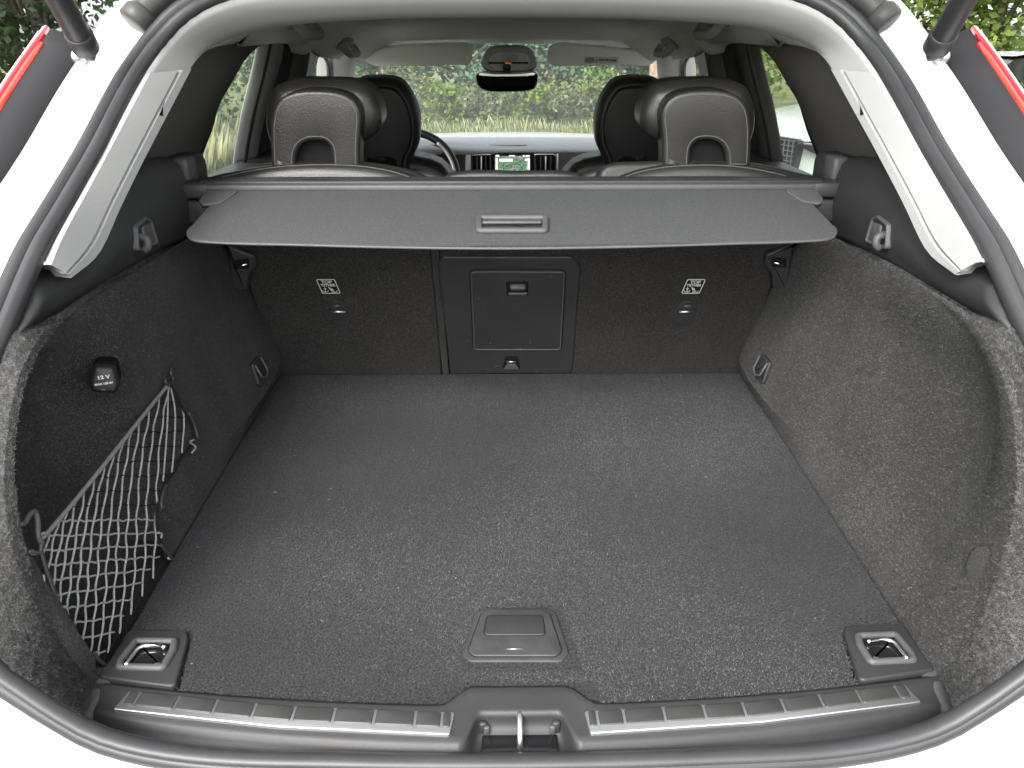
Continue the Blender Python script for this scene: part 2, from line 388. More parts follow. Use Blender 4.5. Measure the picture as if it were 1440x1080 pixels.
# gas struts
for s in (-1, 1):
    lo = onap((128, 88)); lo = Vector((lo.x-.012, lo.y-.03, lo.z))
    a = ony((118, 62), lo.y-.03); b = ony((84, 0), lo.y-.10); d = (b-a).normalized()
    top = a+d*.46
    P_ = lambda q: mir([q], s)[0]
    st = mk('gas_strut', *tube([P_(a+d*.012), P_(a+d*.02), P_(top)], [.0165, .0172, .0172], 20), M['plastic'], car)
    mk('end_collar', *tube([P_(a-d*.010), P_(a-d*.008), P_(a+d*.022), P_(a+d*.024)], [.0165, .0195, .0195, .0172], 20), M['plastic'], st)
    e = d.cross(Vector((1, 0, 0))).normalized()
    mk('ball_socket', *rbox(P_(a-d*.020), (.017, .017, .022), .005, d.rotation_difference(Vector((0, 0, 1))).to_matrix().inverted() if s < 0 else Vector((-d.x, d.y, d.z)).rotation_difference(Vector((0, 0, 1))).to_matrix().inverted()), M['plastic'], st)
    bs = a-d*.022; jm = Vector((bs.x-.035, bs.y+.035, bs.z-.006))
    stud = MB(); stud.add(*tube([P_(bs), P_(bs.lerp(jm, .5)), P_(jm)], [.006, .006, .006], 10))
    q = bs.lerp(jm, .72); stud.add(*tube([P_(q), P_(q.lerp(jm, .5))], [.013, .013], 16)); stud.build('ball_stud', M['steel'], st)
    # wiring boot near the top corner of the opening
    i0 = min(range(NL), key=lambda i: (LOOP[i]-P_(Vector((-.545, .66, 1.42)))).length)
    stp = 1 if LOOP[(i0+1) % NL].z > LOOP[i0].z else -1
    path = [off((i0+stp*k) % NL, .062, .010) for k in range(0, 9)]
    path = spline(path, 60); rr = []
    for k in range(60):
        base = .0195 if k > 3 else .014+.0055*k/3
        if 26 < k < 50: base = .0185+.0025*math.sin(k*1.35)
        rr.append(base)
    bt = mk('wiring_boot', *tube(path, rr, 20), M['bootgrey'], car)
    mk('boot_grommet', *tube([path[0]-(path[4]-path[0])*.5, path[0]-(path[4]-path[0])*.3, path[3], path[5]], [.021, .0255, .0255, .020], 20), M['bootgrey'], bt)

# pillar trims, light grey
inner = [(98, 391), (137, 358), (168, 292), (200, 227), (236, 158), (268, 97)]
ix = [-.578, -.575, -.567, -.56, -.546, -.532]
seal_in = [(66, 372), (82, 332), (117, 268), (143, 220), (172, 165), (205, 103)]
for s in (-1, 1):
    A = spline([onap(p) for p in seal_in], 24); Bc = spline([onx(p, x) for p, x in zip(inner, ix)], 24)
    rows = []
    for k, (a, b) in enumerate(zip(A, Bc)):
        ctr = Vector((0, a.y, a.z)); inw = Vector((1, 0, 0)); row = [under(a)]
        for t, h in [(0, 0), (.04, .004), (.30, .005), (.62, .006), (.635, .005), (.645, -.002), (.70, -.002), (.71, .005), (.72, .006), (.96, .004), (1, 0)]:
            row.append(a.lerp(b, t)+inw*h)
        row.append(b+Vector((-.03, .012, 0))); rows.append(mir(row, s))
    rows.insert(0, [p+Vector((s*.035, .02, .012)) for p in rows[0]])
    pt = mk('pillar_trim', *loft(rows), M['trim'], car, False)
    # recessed slot with a dark slit, a chip-like clip hole at its top end
    q = [onx(p, -.552) for p in [(221, 161), (228, 142), (232, 146), (226, 163)]]
    sl = MB(); sl.add(mir([p+Vector((.006, -.006, 0)) for p in q], s), [[0, 1, 2, 3]]); sl.build('clip_slot', M['black'], pt, False)
# header trim over the opening
hin = [(268, 97), (285, 74), (313, 57), (367, 40), (480, 28), (600, 23.5), (720, 22)]
hy = [.69, .745, .79, .81, .82, .825, .825]
hse = [(205, 103), (233, 63), (262, 32), (297, 10), (345, -5), (480, -13), (600, -16), (720, -17)]
hA = spline([onap(p) for p in hse], 40); hB = spline([onx(hin[0], -.532)]+[ony(p, y) for p, y in list(zip(hin, hy))[1:]], 40)
hA[-1].x = 0; hB[-1].x = 0
def hrow(a, b): return [under(a)]+[a.lerp(b, t)+Vector((0, -.3, -1)).normalized()*h for t, h in [(0, 0), (.1, .008), (.3, .012), (.6, .012), (.88, .008), (.97, .003), (1, -.004)]]+[b+Vector((0, .02, .02))]
rows = [hrow(a, b) for a, b in zip(hA, hB)]; rows += [mir(r, 1) for r in rows[-2::-1]]
header = mk('header_trim', *loft(rows), M['trim'], car)
mk('latch_cover', *plate(roundpoly([(-.022, -.003), (.022, -.003), (.018, .004), (-.018, .004)], .002), Basis(ony((722, 19), .815), (1, 0, 0), (0, -.45, 1)), -.003, .003, .001), M['trim'], header)

# ---- carpeted side walls
edge_px = [(270, 352), (180, 392), (112, 432), (80, 460), (52, 500), (33, 550), (23, 610), (20, 665), (25, 730), (45, 805), (72, 880), (100, 928), (134, 962)]
def wall_x(y, z, s):
    u = min(max((z-FZ)/.40, 0), 1); xb = interp(y, [.05, .15, 1.04], [-.512, -.523, -.550])
    x = xb - .034*sstep(0, .6, u)*interp(y, [.05, .8, 1.05], [1.1, .7, .2]) - .018*u
    wh = math.exp(-(((y-.88)/.24)**2)-((u-.10)/.60)**2)       # wheel housing swells inwards
    x += .030*wh*sstep(0, .12, u)
    hi = sstep(1.0, .72, u)
    if s < 0: x -= .085*sstep(.05, .12, y)*interp(y, [.20, .29, .38], [1, .90, 0])*hi     # side pocket
    else: x -= .030*sstep(.09, .24, y)*sstep(.95, .35, y)*hi*sstep(0, .25, u)
    x += .004*math.sin(9*y+3*z)*sstep(0, .2, u)*hi
    return x
edge_x = [-.585, -.583, -.578, -.572, -.566, -.561, -.557, -.554, -.550, -.545, -.538, -.530, -.518]
edge3 = [onx(p, x) for p, x in zip(edge_px, edge_x)]
for q in edge3: q.z = max(q.z, FZ-.002)
EDGE = spline(edge3, 48)
for s in (-1, 1):
    # wall surface between the rear edge curve and the seat back, row by row
    rows = []
    for e in EDGE:
        zc = e.z; row = []
        yb = 1.10-.45*(zc-FZ)
        for k in range(29):
            t = (k/28)**1.5; y = e.y+(yb-e.y)*t; z = zc
            wx = wall_x(y, z, s); row.append(Vector((e.x+(wx-e.x)*sstep(0, .016 if s < 0 else .10, y-e.y), y, z)))
        rows.append(mir(row, s))
    # skirt under the floor level
    rows.append([p+Vector((0, 0, -.05)) for p in rows[-1]])
    wl = mk('side_lining', *loft(rows), M['wallcarpet'], car)
    # rear-facing return flange from the wall edge out to the seal, and the band along the top
    fl = []
    low = [e for e in EDGE]
    up_px = [(262, 335), (175, 376), (108, 421), (66, 449), (22, 467), (-10, 540), (-30, 620), (-44, 700), (-44, 790), (-25, 875), (10, 934), (60, 972), (115, 1006)]
    upp = [onx(up_px[0], -.592), onx(up_px[1], -.598), onx(up_px[2], -.604), onx(up_px[3], -.606)]+[onap(p) for p in up_px[4:]]
    U = spline(upp, 48)
    for a, b in zip(low, U):
        m1 = a.lerp(b, .12)+Vector((0, -.006, .004)); m2 = a.lerp(b, .5)+Vector((0, -.006, .003))
        fl.append(mir([a+Vector((-.006, .010, 0)), a, m1, m2, b, under(b) if b.y < .25 else b+Vector((-.02, .0, 0))], s))
    mk('return_flange', *loft(fl), M['wallcarpet'], wl)
    # narrow raised strip along the floor edge
    rows = []
    for k in range(14):
        y0_ = .31 if s < 0 else .10; y = y0_+(1.07-y0_)*k/13; xb = interp(y, [.05, .15, 1.04], [-.512, -.523, -.550])
        rows.append(mir([(xb-.06, y, FZ+.034), (xb-.020, y, FZ+.030), (xb-.006, y, FZ+.014), (xb-.0015, y, FZ-.0), (xb-.0015, y, FZ-.05)], s))
    if s < 0: mk('pocket_floor', [(-.70, .06, FZ-.014), (-.515, .06, FZ-.014), (-.530, .62, FZ-.014), (-.70, .62, FZ-.014)], [[0, 1, 2, 3]], M['seatcarpet'], wl, False)
    mk('floor_edge_strip', *loft(rows), M['wallcarpet'], wl)
    # upper hard plastic trim with the bag hook
    lo_px = [(20, 470), (66, 450), (108, 421), (175, 376), (233, 345), (268, 330)]
    up2 = [(50, 400), (100, 395), (136, 362), (172, 290), (205, 240), (240, 245)]
    rows = []
    lo3 = spline([onap(lo_px[0])]+[onx(p, x) for p, x in zip(lo_px[1:], [-.606, -.603, -.597, -.592, -.590])], 26)
    tp = [onx((45, 405), -.60), onx((85, 390), -.60), onx((136, 352), -.60), onx((168, 290), -.598), onx((205, 243), -.594), onx((250, 262), -.592)]
    tp[4] = Vector((-.594, .61, 1.232)); tp[5] = Vector((-.592, .735, 1.225))
    tp3 = spline(tp, 26)
    for k, (a, b) in enumerate(zip(lo3, tp3)):
        row = [a+Vector((-.03, 0, .0)), a+Vector((.004, 0, -.002))]
        for t in (.05, .2, .4, .6, .8, .95, 1): row.append(a.lerp(b, t)+Vector((.010*math.sin(math.pi*min(t*1.0, 1))+.004, 0, 0)))
        row += [b+Vector((-.010, 0, .010)), b+Vector((-.03, .006, .012)), b+Vector((-.06, .012, .012))]
        rows.append(mir(row, s))
    rows.insert(0, [mir([under(mir([p], s)[0])], s)[0] for p in rows[0]])
    last = rows[-1]                      # rounded front end turning outward behind the cover cassette
    for dx, dy in [(.004, .015), (.018, .028), (.06, .034), (.12, .036)]:
        rows.append([p+Vector((s*dx, dy, 0)) for p in last])
    ut = mk('upper_trim', *loft(rows), M['plastic'], car)
    # bag hook set in a dished escutcheon
    hb0 = onx((205, 326), -.5800)
    HB = Basis(mir([hb0], s)[0], Vector((0, 1, 0)), Vector((s*.0, -.02, 1))); 
    if HB.n.dot(CAM-HB.o) < 0: HB = Basis(HB.o, Vector((0, -1, 0)), (0, -.02, 1))
    fs = 1 if HB.u.y > 0 else -1
    oo = roundpoly([(fs*a, b) for a, b in [(-.042, -.022), (.036, -.028), (.026, .014), (.008, .022), (-.032, .016)]], .007)
    esc = mk('bag_hook', *ringplate(oo, .005, HB, -.03, .003, .002), M['plastic2'], car)
    dish = inset2(ccw(oo), .0045); v, f_ = plate(dish, HB, -.03, -.003, .0005); mk('hook_dish', v, f_, M['plastic'], esc)
    mk('dish_shelf', *plate(roundpoly([(fs*-.012, -.021), (fs*.030, -.023), (fs*.022, .008), (fs*-.006, .010)], .004), HB, -.01, .0005, .003), M['plastic2'], esc)
    pth = [HB.p(-fs*.024, -.002, -.004), HB.p(-fs*.025, -.006, .010), HB.p(-fs*.027, -.018, .011), HB.p(-fs*.027, -.023, .004)]
    mk('hook_finger', *tube(spline(pth, 10), .0062, 10), M['plastic2'], esc)
    # quarter window trim: charcoal panel framing the side window
    SP_o, SP_n = (s*.573, 0, 1.40), Vector((s*1, 0, .42)).normalized()
    qb = Basis((-.573, .9, 1.40), (0, 1, 0), (-.42, 0, 1))
    def side(p): 
        return onpl(p, (-.573, 0, 1.40), Vector((1, 0, -.42)))
    qa = [(192, 242), (214, 200), (238, 154), (262, 100), (285, 66), (313, 50), (352, 60)]
    qb_ = [(279, 238), (286, 215), (298, 184), (309, 147), (327, 115), (341, 87), (356, 66)]
    QA = spline([onx(p, x) for p, x in zip(qa, [-.640, -.612, -.585, -.564, -.560, -.56, -.57])], 20); QB = spline([side(p) for p in qb_], 20)
    rows = []
    for kq, (a, b) in enumerate(zip(QA, QB)):
        rows.append(mir([a.lerp(b, t)+Vector((.022*math.sin(math.pi*t)*sstep(0, 10, kq), 0, 0)) for t in (0, .15, .35, .55, .75, .9, 1)]+[b+Vector((-.015, .004, 0)), b+Vector((-.04, -.04, 0))], s))
    mk('quarter_trim', *loft(rows), M['qtrim'], car)
    # ledge piece with the speaker-like bracket ahead of the cover
    g = onx((262, 243), -.60)
    lb = MB(); lb.add(*rbox(mir([Vector((-.622, .835, 1.190))], s)[0], (.060, .13, .078), .016)); lb = lb.build('ledge_bracket', M['plastic'], car)
    mk('bracket_pocket', *rbox(mir([Vector((-.598, .790, 1.208))], s)[0], (.030, .05, .05), .007), M['plastic2'], lb)
    mk('sill_ledge', *rbox(mir([Vector((-.68, 1.25, 1.09))], s)[0], (.09, 1.0, .10), .02), M['plastic'], car)
    # door frames and pillars
    def band(name, left, right, m, dep=.02, par=car, dx=0, tilt=0):
        Lc = spline([side(p)+Vector((dx, 0, 0)) for p in left], 14); Rc = spline([side(p)+Vector((dx, 0, 0)) for p in right], 14); rows = []
        for a, b in zip(Lc, Rc):
            e = Vector((-dep, 0, 0)); a = a+Vector((-tilt, 0, 0)); rows.append(mir([a+e, a, a.lerp(b, .5)+Vector((.004, 0, 0)), b, b+e], s))
        return mk(name, *loft(rows), m, par)
    dfm = M['trim'] if s < 0 else M['qtrim']  # left frame takes the pale trim colour to imitate daylight falling on it
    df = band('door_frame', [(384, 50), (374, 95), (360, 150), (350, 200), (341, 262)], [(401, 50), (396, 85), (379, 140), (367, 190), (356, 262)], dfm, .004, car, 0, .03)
    band('window_seal', [(380, 50), (370, 95), (356, 150), (346, 200), (337, 262)], [(384, 50), (374, 95), (360, 150), (350, 200), (341, 262)], M['rubber'], .002, df, .003)
    band('pillar_cover', [(398, 50), (393, 85), (377, 140), (365, 190), (352, 270)], [(462, 60), (452, 85), (436, 140), (424, 190), (420, 270)], M['plastic'], .03, car, -.012)
    band('belt_guide', [(420, 62), (413, 100), (403, 140)], [(436, 62), (430, 100), (420, 140)], M['qtrim'], .02, car, .004)
    gp = [side(p)+Vector((-.045, 0, 0)) for p in [(285, 250), (325, 55), (420, 45), (385, 250)]]
    mk('side_window', mir(gp, s), [[0, 1, 2, 3]], M['privacy'], car, False)
    # front pillar beside the windscreen
    apf = [ony((470, 68), 2.30), ony((463, 92), 2.42), ony((462, 130), 2.60), ony((450, 200), 3.0)]
    apr = [ony((502, 74), 2.50), ony((500, 92), 2.56), ony((497, 130), 2.72), ony((480, 200), 3.2)]
    rows = []
    for a, b in zip(spline(apf, 12), spline(apr, 12)): rows.append(mir([a+Vector((-.05, .02, 0)), a, a.lerp(b, .35)+Vector((.01, -.02, 0)), a.lerp(b, .7)+Vector((.008, -.015, 0)), b, b+Vector((-.01, .06, 0))], s))
    mk('front_pillar_trim', *loft(rows), M['fabric'], car)
    mk('pillar_seal', *tube(mir(spline([ony((456, 78), 2.28), ony((462, 92), 2.40), ony((461, 130), 2.58)], 10), s), .008, 8), M['rubber'], car)
    # door panel below the windows, seen through the seat gaps
    mk('door_lining', *rbox(mir([Vector((-.74, 2.2, .80))], s)[0], (.06, 2.5, .60), .02), M['plastic'], car)

# ---- headliner
def hl_z(y, x):
    zc = interp(y, [.80, .95, 1.3, 1.6, 1.9, 2.2, 2.45, 2.62], [1.478, 1.492, 1.500, 1.498, 1.487, 1.468, 1.440, 1.420])
    a = abs(x)/.56
    return zc-.012*a*a-.065*sstep(.72, 1.02, a)
rows = []
ys = [.80+1.86*k/40 for k in range(41)]; xs = [-.56+1.12*k/44 for k in range(45)]
for y in ys:
    sc = interp(y, [.8, 1.6, 2.66], [1.0, 1.02, .98]); rows.append([Vector((x*sc, y+.0*x, hl_z(y, x))) for x in xs])
hl = mk('headliner', *loft(rows), M['fabric'], car)
# side rails of the headliner with their scalloped lower edge
rail = [(313, 57), (329, 65), (341, 69), (356, 68), (368, 62), (386, 59), (402, 61), (414, 66), (418, 73), (429, 77), (438, 72), (447, 74), (455, 80), (478, 84)]
for s in (-1, 1):
    RL = spline([onx(p, -.565) for p in rail], 50); rows = []
    for p in RL:
        yt = min(p.y, 2.62); rows.append(mir([Vector((-.50, yt, hl_z(yt, .50)+.004)), Vector((-.535, yt, hl_z(yt, .53)-.012)), p+Vector((.012, 0, .012)), p, p+Vector((-.02, 0, .002)), p+Vector((-.06, 0, .03))], s))
    mk('roof_rail_lining', *loft(rows), M['fabric'], hl)
    # grab handles
    for (pp, yy, sc) in [((494, 68), 2.05, 1.0), ((437, 38), 1.30, .9)]:
        c = ony(pp, yy); c = Vector((c.x, c.y, c.z)); 
        pts = [Vector((c.x-.018, c.y-.10*sc, c.z+.014)), Vector((c.x+.002, c.y-.085*sc, c.z-.010)), Vector((c.x+.006, c.y, c.z-.016)), Vector((c.x+.002, c.y+.085*sc, c.z-.010)), Vector((c.x-.018, c.y+.10*sc, c.z+.014))]
        gh = mk('grab_handle', *tube(mir(spline(pts, 20), s), .0115, 10), M['trim'], car)
        mk('handle_recess', *rbox(mir([Vector((c.x-.014, c.y, c.z+.016))], s)[0], (.05, .17*sc, .010), .004, Matrix.Rotation(-s*-.7, 3, 'Y')), M['trim'], gh)
# sun visors
vis_o = {-1: [(508, 78), (530, 69), (580, 64), (640, 62), (662, 64), (664, 76), (660, 90), (640, 91), (560, 92), (520, 90)], 1: [(770, 76), (774, 66), (800, 63), (850, 67), (900, 72), (924, 79), (916, 90), (880, 91), (800, 92), (772, 89)]}
for s in (-1, 1):
    VB = Basis((0, 2.50, 1.39), (1, 0, 0), (0, -.35, 1)); o = [VB.px(p) for p in vis_o[s]]
    vz = mk('sun_visor', *plate(smooth2(o, 48), VB, -.016, .006, .006), M['fabric'], car)
    if s > 0:
        a0, b0 = VB.px((822, 79)); a1, b1 = VB.px((869, 88))
        st = mk('warning_sticker', *plate([(a0, b0), (a1, b0), (a1, b1), (a0, b1)], VB, .006, .0072, .0003), M['white'], vz)
        st['label'] = 'white warning sticker with small black pictograms'
        pic = MB(); aw = a1-a0; bh = b1-b0
        pic.add(*ringplate([(a0+aw*.16+.016*math.cos(t*.3927), b0+bh*.5+.009*math.sin(t*.3927)) for t in range(16)], .003, VB, .0072, .0078, .0002))
        pic.add(*rbox(VB.p(a0+aw*.16, b0+bh*.5, .0075), (.022, .001, .003), 0))
        for k in range(5): pic.add(*rbox(VB.p(a0+aw*(.44+.075*k), b0+bh*.45, .0075), (.008, .001, .007 if k % 2 else .004), 0))
        for k in range(3): pic.add(*rbox(VB.p(a0+aw*(.82+.05*k), b0+bh*.5, .0075), (.005, .001, .010), 0))
        for k in (.36, .76): pic.add(*rbox(VB.p(a0+aw*k, b0+bh*.5, .0075), (.0015, .001, .020), 0))
        pic.build('sticker_print', M['dashface'], st, False)
    ac, bc = VB.px((735 if s > 0 else 640, 63)); 
    mk('visor_clip', *rbox(VB.p(VB.px((792 if s > 0 else 645, 64))[0], VB.px((792, 62))[1], .0), (.05, .02, .012), .004), M['fabric'], vz)
# overhead console and mirror
CB = Basis((0, 2.50, 1.38), (1, 0, 0), (0, -.35, 1))
co = smooth2([CB.px(p) for p in [(678, 90), (682, 76), (692, 68), (716, 66), (741, 68), (750, 76), (754, 90), (745, 96), (716, 98), (686, 96)]], 48)
con = mk('overhead_console', *plate(co, CB, -.02, .020, .010), M['trim'], car)
ci = smooth2([CB.px(p) for p in [(688, 86), (692, 75), (700, 72), (716, 71), (733, 72), (741, 75), (745, 86), (738, 93), (716, 95), (695, 93)]], 40)
mk('console_recess', *plate(ci, CB, .010, .0206, .001), M['silver'], con)
for (xa, xb) in [(689, 705), (725, 742)]:
    mk('reading_lamp', *plate(roundpoly([CB.px((xa, 85)), CB.px((xb, 85)), CB.px((xb-2, 75)), CB.px((xa+3, 75))], .003), CB, .015, .0225, .001), M['white'], con)
mk('button_slot', *plate([CB.px((687, 86.5)), CB.px((743, 86.5)), CB.px((743, 84)), CB.px((687, 84))], CB, .015, .024, .0005), M['gloss'], con)
mk('warning_lamp', *plate([CB.px((710, 86)), CB.px((719, 86)), CB.px((719, 84.5)), CB.px((710, 84.5))], CB, .02, .0246, .0003), mat('lamp_orange', (.6, .1, .03), .4, emit=((1, .15, .03), .12)), con)
MBs = Basis((0, 2.46, 1.33), (1, 0, 0), (0, -.12, 1))
mo = smooth2([MBs.px(p) for p in [(669, 104), (700, 103.5), (730, 103), (756, 103), (757, 112), (752, 124), (744, 127.5), (715, 129), (685, 128), (674, 123), (669, 113)]], 56)
mr = mk('rear_view_mirror', *plate(mo, MBs, -.03, .004, .003), M['silver'], car)
mk('mirror_glass', *plate(inset2(ccw(mo), .0035), MBs, 0, .0046, .0004), M['mirror'], mr)
mk('mirror_stem', *tube([(0.0, 2.49, 1.335), (0.0, 2.54, 1.365), (0.0, 2.60, 1.39)], [.016, .022, .03], 12), M['plastic'], mr)
sensor = mk('sensor_housing', *plate(smooth2([CB.px(p) for p in [(676, 92), (756, 92), (742, 106), (690, 106)]], 24), CB, -.06, -.012, .005), M['plastic'], con)
# windscreen
rows = []
for t in [0, .25, .5, .75, 1]:
    y0, z0 = 2.66+.78*t, 1.425-.415*t; rows.append([Vector((x*(1+.22*t), y0-.22*(abs(x)/.62)**2.2, z0)) for x in [-.64+1.28*k/20 for k in range(21)]])
mk('windscreen', *loft(rows), M['glass'], car)

# ---- dashboard
rows = []
for x in [-.80+1.6*k/48 for k in range(49)]:
    cl = math.exp(-((x+.40)/.20)**2)      # cowl over the instruments
    rows.append([Vector((x, 3.50, .985)), Vector((x, 3.25, .996)), Vector((x, 3.02-.10*cl, .996+.035*cl)), Vector((x, 2.93-.16*cl, .993+.035*cl)), Vector((x, 2.90-.17*cl, .984+.030*cl)), Vector((x, 2.905-.15*cl, .970+.02*cl))])
dash = mk('dashboard', *loft(rows), M['dash'], car)
mk('dash_speaker', *plate(roundpoly([(-.085, -.02), (.10, -.02), (.07, .12), (-.045, .12)], .03), Basis((.0, 3.02, .9965), (1, 0, 0), (0, 1, 0)), -.002, .006, .004), M['dash'], dash)
DB = Basis((0, 2.90, .90), (1, 0, 0), (0, 0, 1))
mk('dash_fascia', *plate([(-.80, -.25), (.8, -.25), (.8, .082), (-.8, .082)], DB, -.06, 0, .004), M['dashface'], dash)
def dpx(*pp): return [DB.px(p) for p in pp]
for (x0, x1, k_) in [(663, 690, 0), (751, 782, 1)]:
    o = dpx((x0, 262), (x1-4, 262), (x1, 240), (x1, 216), (x0, 217)) if not k_ else dpx((x0+3, 262), (x1, 262), (x1, 218), (x1-4, 216), (x0, 216))
    vent = mk('air_vent', *plate(roundpoly(o, .006), DB, -.01, .006, .002), M['gloss'], dash)
    mk('vent_surround', *ringplate(roundpoly(o, .006), .005, DB, .0, .013, .001), M['chrome'], vent)
    a0 = DB.px((x0, 230))[0]; a1 = DB.px((x1, 230))[0]
    for t in (.3, .52, .75):
        mk('vane', *rbox(DB.p(a0+(a1-a0)*t, -.0, .008), (.004 if t != .52 else .006, .012, .13), .001), M['plastic2'] if t != .52 else M['silver'], vent)
mk('display_bezel', *plate(roundpoly(dpx((691, 265), (751, 265), (751, 214), (691, 214)), .005), DB, -.01, .005, .002), M['gloss'], dash)
def screenmat():
    m = bpy.data.materials.new('map_screen'); m.use_nodes = True; N = m.node_tree.nodes; Lk = m.node_tree.links; b = N['Principled BSDF']
    tc = N.new('ShaderNodeTexCoord'); vo = N.new('ShaderNodeTexVoronoi'); vo.feature = 'DISTANCE_TO_EDGE'; vo.inputs['Scale'].default_value = 75
    Lk.new(tc.outputs['Object'], vo.inputs['Vector'])
    r = N.new('ShaderNodeValToRGB'); r.color_ramp.elements[0].position = .04; r.color_ramp.elements[0].color = (.75, .75, .72, 1); r.color_ramp.elements[1].position = .08; r.color_ramp.elements[1].color = (.28, .33, .29, 1)
    Lk.new(vo.outputs['Distance'], r.inputs[0])
    no = N.new('ShaderNodeTexNoise'); no.inputs['Scale'].default_value = 25; Lk.new(tc.outputs['Object'], no.inputs['Vector'])
    r2 = N.new('ShaderNodeValToRGB'); r2.color_ramp.elements[0].position = .48; r2.color_ramp.elements[0].color = (.75, .75, .75, 1); r2.color_ramp.elements[1].position = .56; r2.color_ramp.elements[1].color = (.35, .65, .38, 1)
    Lk.new(no.outputs[0], r2.inputs[0]); mx = N.new('ShaderNodeMix'); mx.data_type = 'RGBA'; mx.blend_type = 'MULTIPLY'; mx.inputs[0].default_value = 1
    Lk.new(r.outputs[0], mx.inputs[6]); Lk.new(r2.outputs[0], mx.inputs[7])
    b.inputs['Base Color'].default_value = (.02, .02, .02, 1); Lk.new(mx.outputs[2], b.inputs['Emission Color']); b.inputs['Emission Strength'].default_value = .20; b.inputs['Roughness'].default_value = .15
    return m
scr = mk('display_screen', *plate(dpx((696, 262), (746, 262), (745, 219), (696, 219)), DB, 0, .006, .0005), screenmat(), dash)
scr2 = mat('screen_white', (.05, .05, .05), .3, emit=((.9, .92, .9), .27))
for q in [((702, 227), (721, 223)), ((697, 220), (702, 217.6)), ((716, 219.5), (724, 218)), ((735, 220), (738, 218)), ((739, 220), (745, 218)), ((697, 238), (700, 222)), ((742, 238), (745, 222)), ((738, 226), (742, 223))]:
    mk('screen_icon', *plate(dpx((q[0][0], q[0][1]), (q[1][0], q[0][1]), q[1], (q[0][0], q[1][1])), DB, .004, .0068, .0002), scr2, dash, False)
for (x0, x1) in [(655, 662), (783, 785)]:
    mk('dash_inlay', *plate(dpx((x0-1, 262), (x1, 262), (x1, 216), (x0, 216)), DB, -.004, .007, .002), M['silver'], dash)
cl = mk('instrument_cluster', *plate(roundpoly(dpx((535, 262), (640, 262), (628, 200), (548, 200)), .02), Basis((0, 2.80, .9), (1, 0, 0), (0, 0, 1)), -.02, 0, .004), M['gloss'], dash)
KB = Basis((0, 2.80, .9), (1, 0, 0), (0, 0, 1))
for (x_, y_, wd, c) in [(590, 228, 4, 'w'), (603, 228, 3, 'w'), (607, 228, 1.5, 'w'), (613, 228, 4.5, 'r'), (621, 228, 1.5, 'r')]:
    mk('warning_light', *plate(roundpoly([KB.px((x_-wd/2, y_+wd*.4)), KB.px((x_+wd/2, y_+wd*.4)), KB.px((x_+wd/2, y_-wd*.4)), KB.px((x_-wd/2, y_-wd*.4))], .002), KB, -.002, .0015, .0003),
       mat('tell_tale', (.05, .01, .01), .4, emit=(((1, .04, .06) if c == 'r' else (.9, .9, .9)), .4)), cl)
# steering wheel
SB = Basis(ony((577, 252), 2.48), (1, 0, 0), (0, .42, 1)); R_ = .184
sw = mk('steering_wheel', *tube([SB.p(R_*math.cos(2*math.pi*k/64), R_*math.sin(2*math.pi*k/64)) for k in range(64)], .0155, 10, True), M['leather2'], car)
mk('wheel_inlay', *tube([SB.p((R_-.008)*math.cos(a), (R_-.008)*math.sin(a), .009) for a in [math.radians(8+44*k/14) for k in range(15)]], .0085, 8), M['silver'], sw)
hub = MB(); hub.add(*plate(smooth2([(-.07, -.06), (.07, -.06), (.085, .02), (.06, .06), (-.06, .06), (-.085, .02)], 30), SB, -.02, .03, .015))
for sx in (-1, 1): hub.add(*rbox(SB.p(sx*.125, 0, .005), (.12, .015, .03), .006))
hub.build('wheel_hub', M['plastic'], sw)

# ---- front seats
fr_o = [(838, 188), (839, 165), (845, 145), (854, 128), (866, 115), (882, 110.5), (904, 110), (922, 112), (936, 120), (944, 138), (947, 165), (946, 195), (938, 215), (936, 262), (850, 262), (849, 226), (841, 208)]
FB = Basis((0, 1.98, 1.2), (1, 0, 0), (0, -.10, 1))
fo = [FB.px(p) for p in fr_o]
cxf = (min(a for a, b in fo)+max(a for a, b in fo))/2
for s in (-1, 1):
    cx = s*.455*1.0; 
    o = [((a-cxf)*1.0+s*abs(cxf), b) for a, b in fo] if s > 0 else [(-(a-cxf)-abs(cxf), b) for a, b in fo]
    o = smooth2(o, 72)
    fs_ = mk('front_seat', *plate(o, FB, -.085, .0, .030, 5, rb=.03), M['leather2'], car)
    ins = inset2(ccw(o), .024)
    mk('headrest_panel', *plate(ins, FB, -.02, .012, .010, 4), M['leather2'], fs_)
    mk('seam', *tube([FB.p(a, b, .0055) for a, b in inset2(ccw(o), .020)], .0016, 5, True), M['thread'], fs_)
    cxx = s*abs(cxf); b0 = FB.px((880, 218))[1]
    arch = roundpoly([(cxx-.055, b0-.06), (cxx+.055, b0-.06), (cxx+.045, b0), (cxx-.045, b0)], .015)
    mk('guide_opening', *plate(arch, FB, -.02, .014, .002), M['gloss'], fs_)
    sh = smooth2([(cxx-.27, -.60), (cxx+.27, -.60), (cxx+.25, -.25), (cxx+.19, -.155), (cxx+.10, -.13), (cxx-.10, -.13), (cxx-.19, -.155), (cxx-.25, -.25)], 48)
    mk('backrest', *plate(sh, FB, -.12, -.01, .04, 5, rb=.03), M['leather2'], fs_)

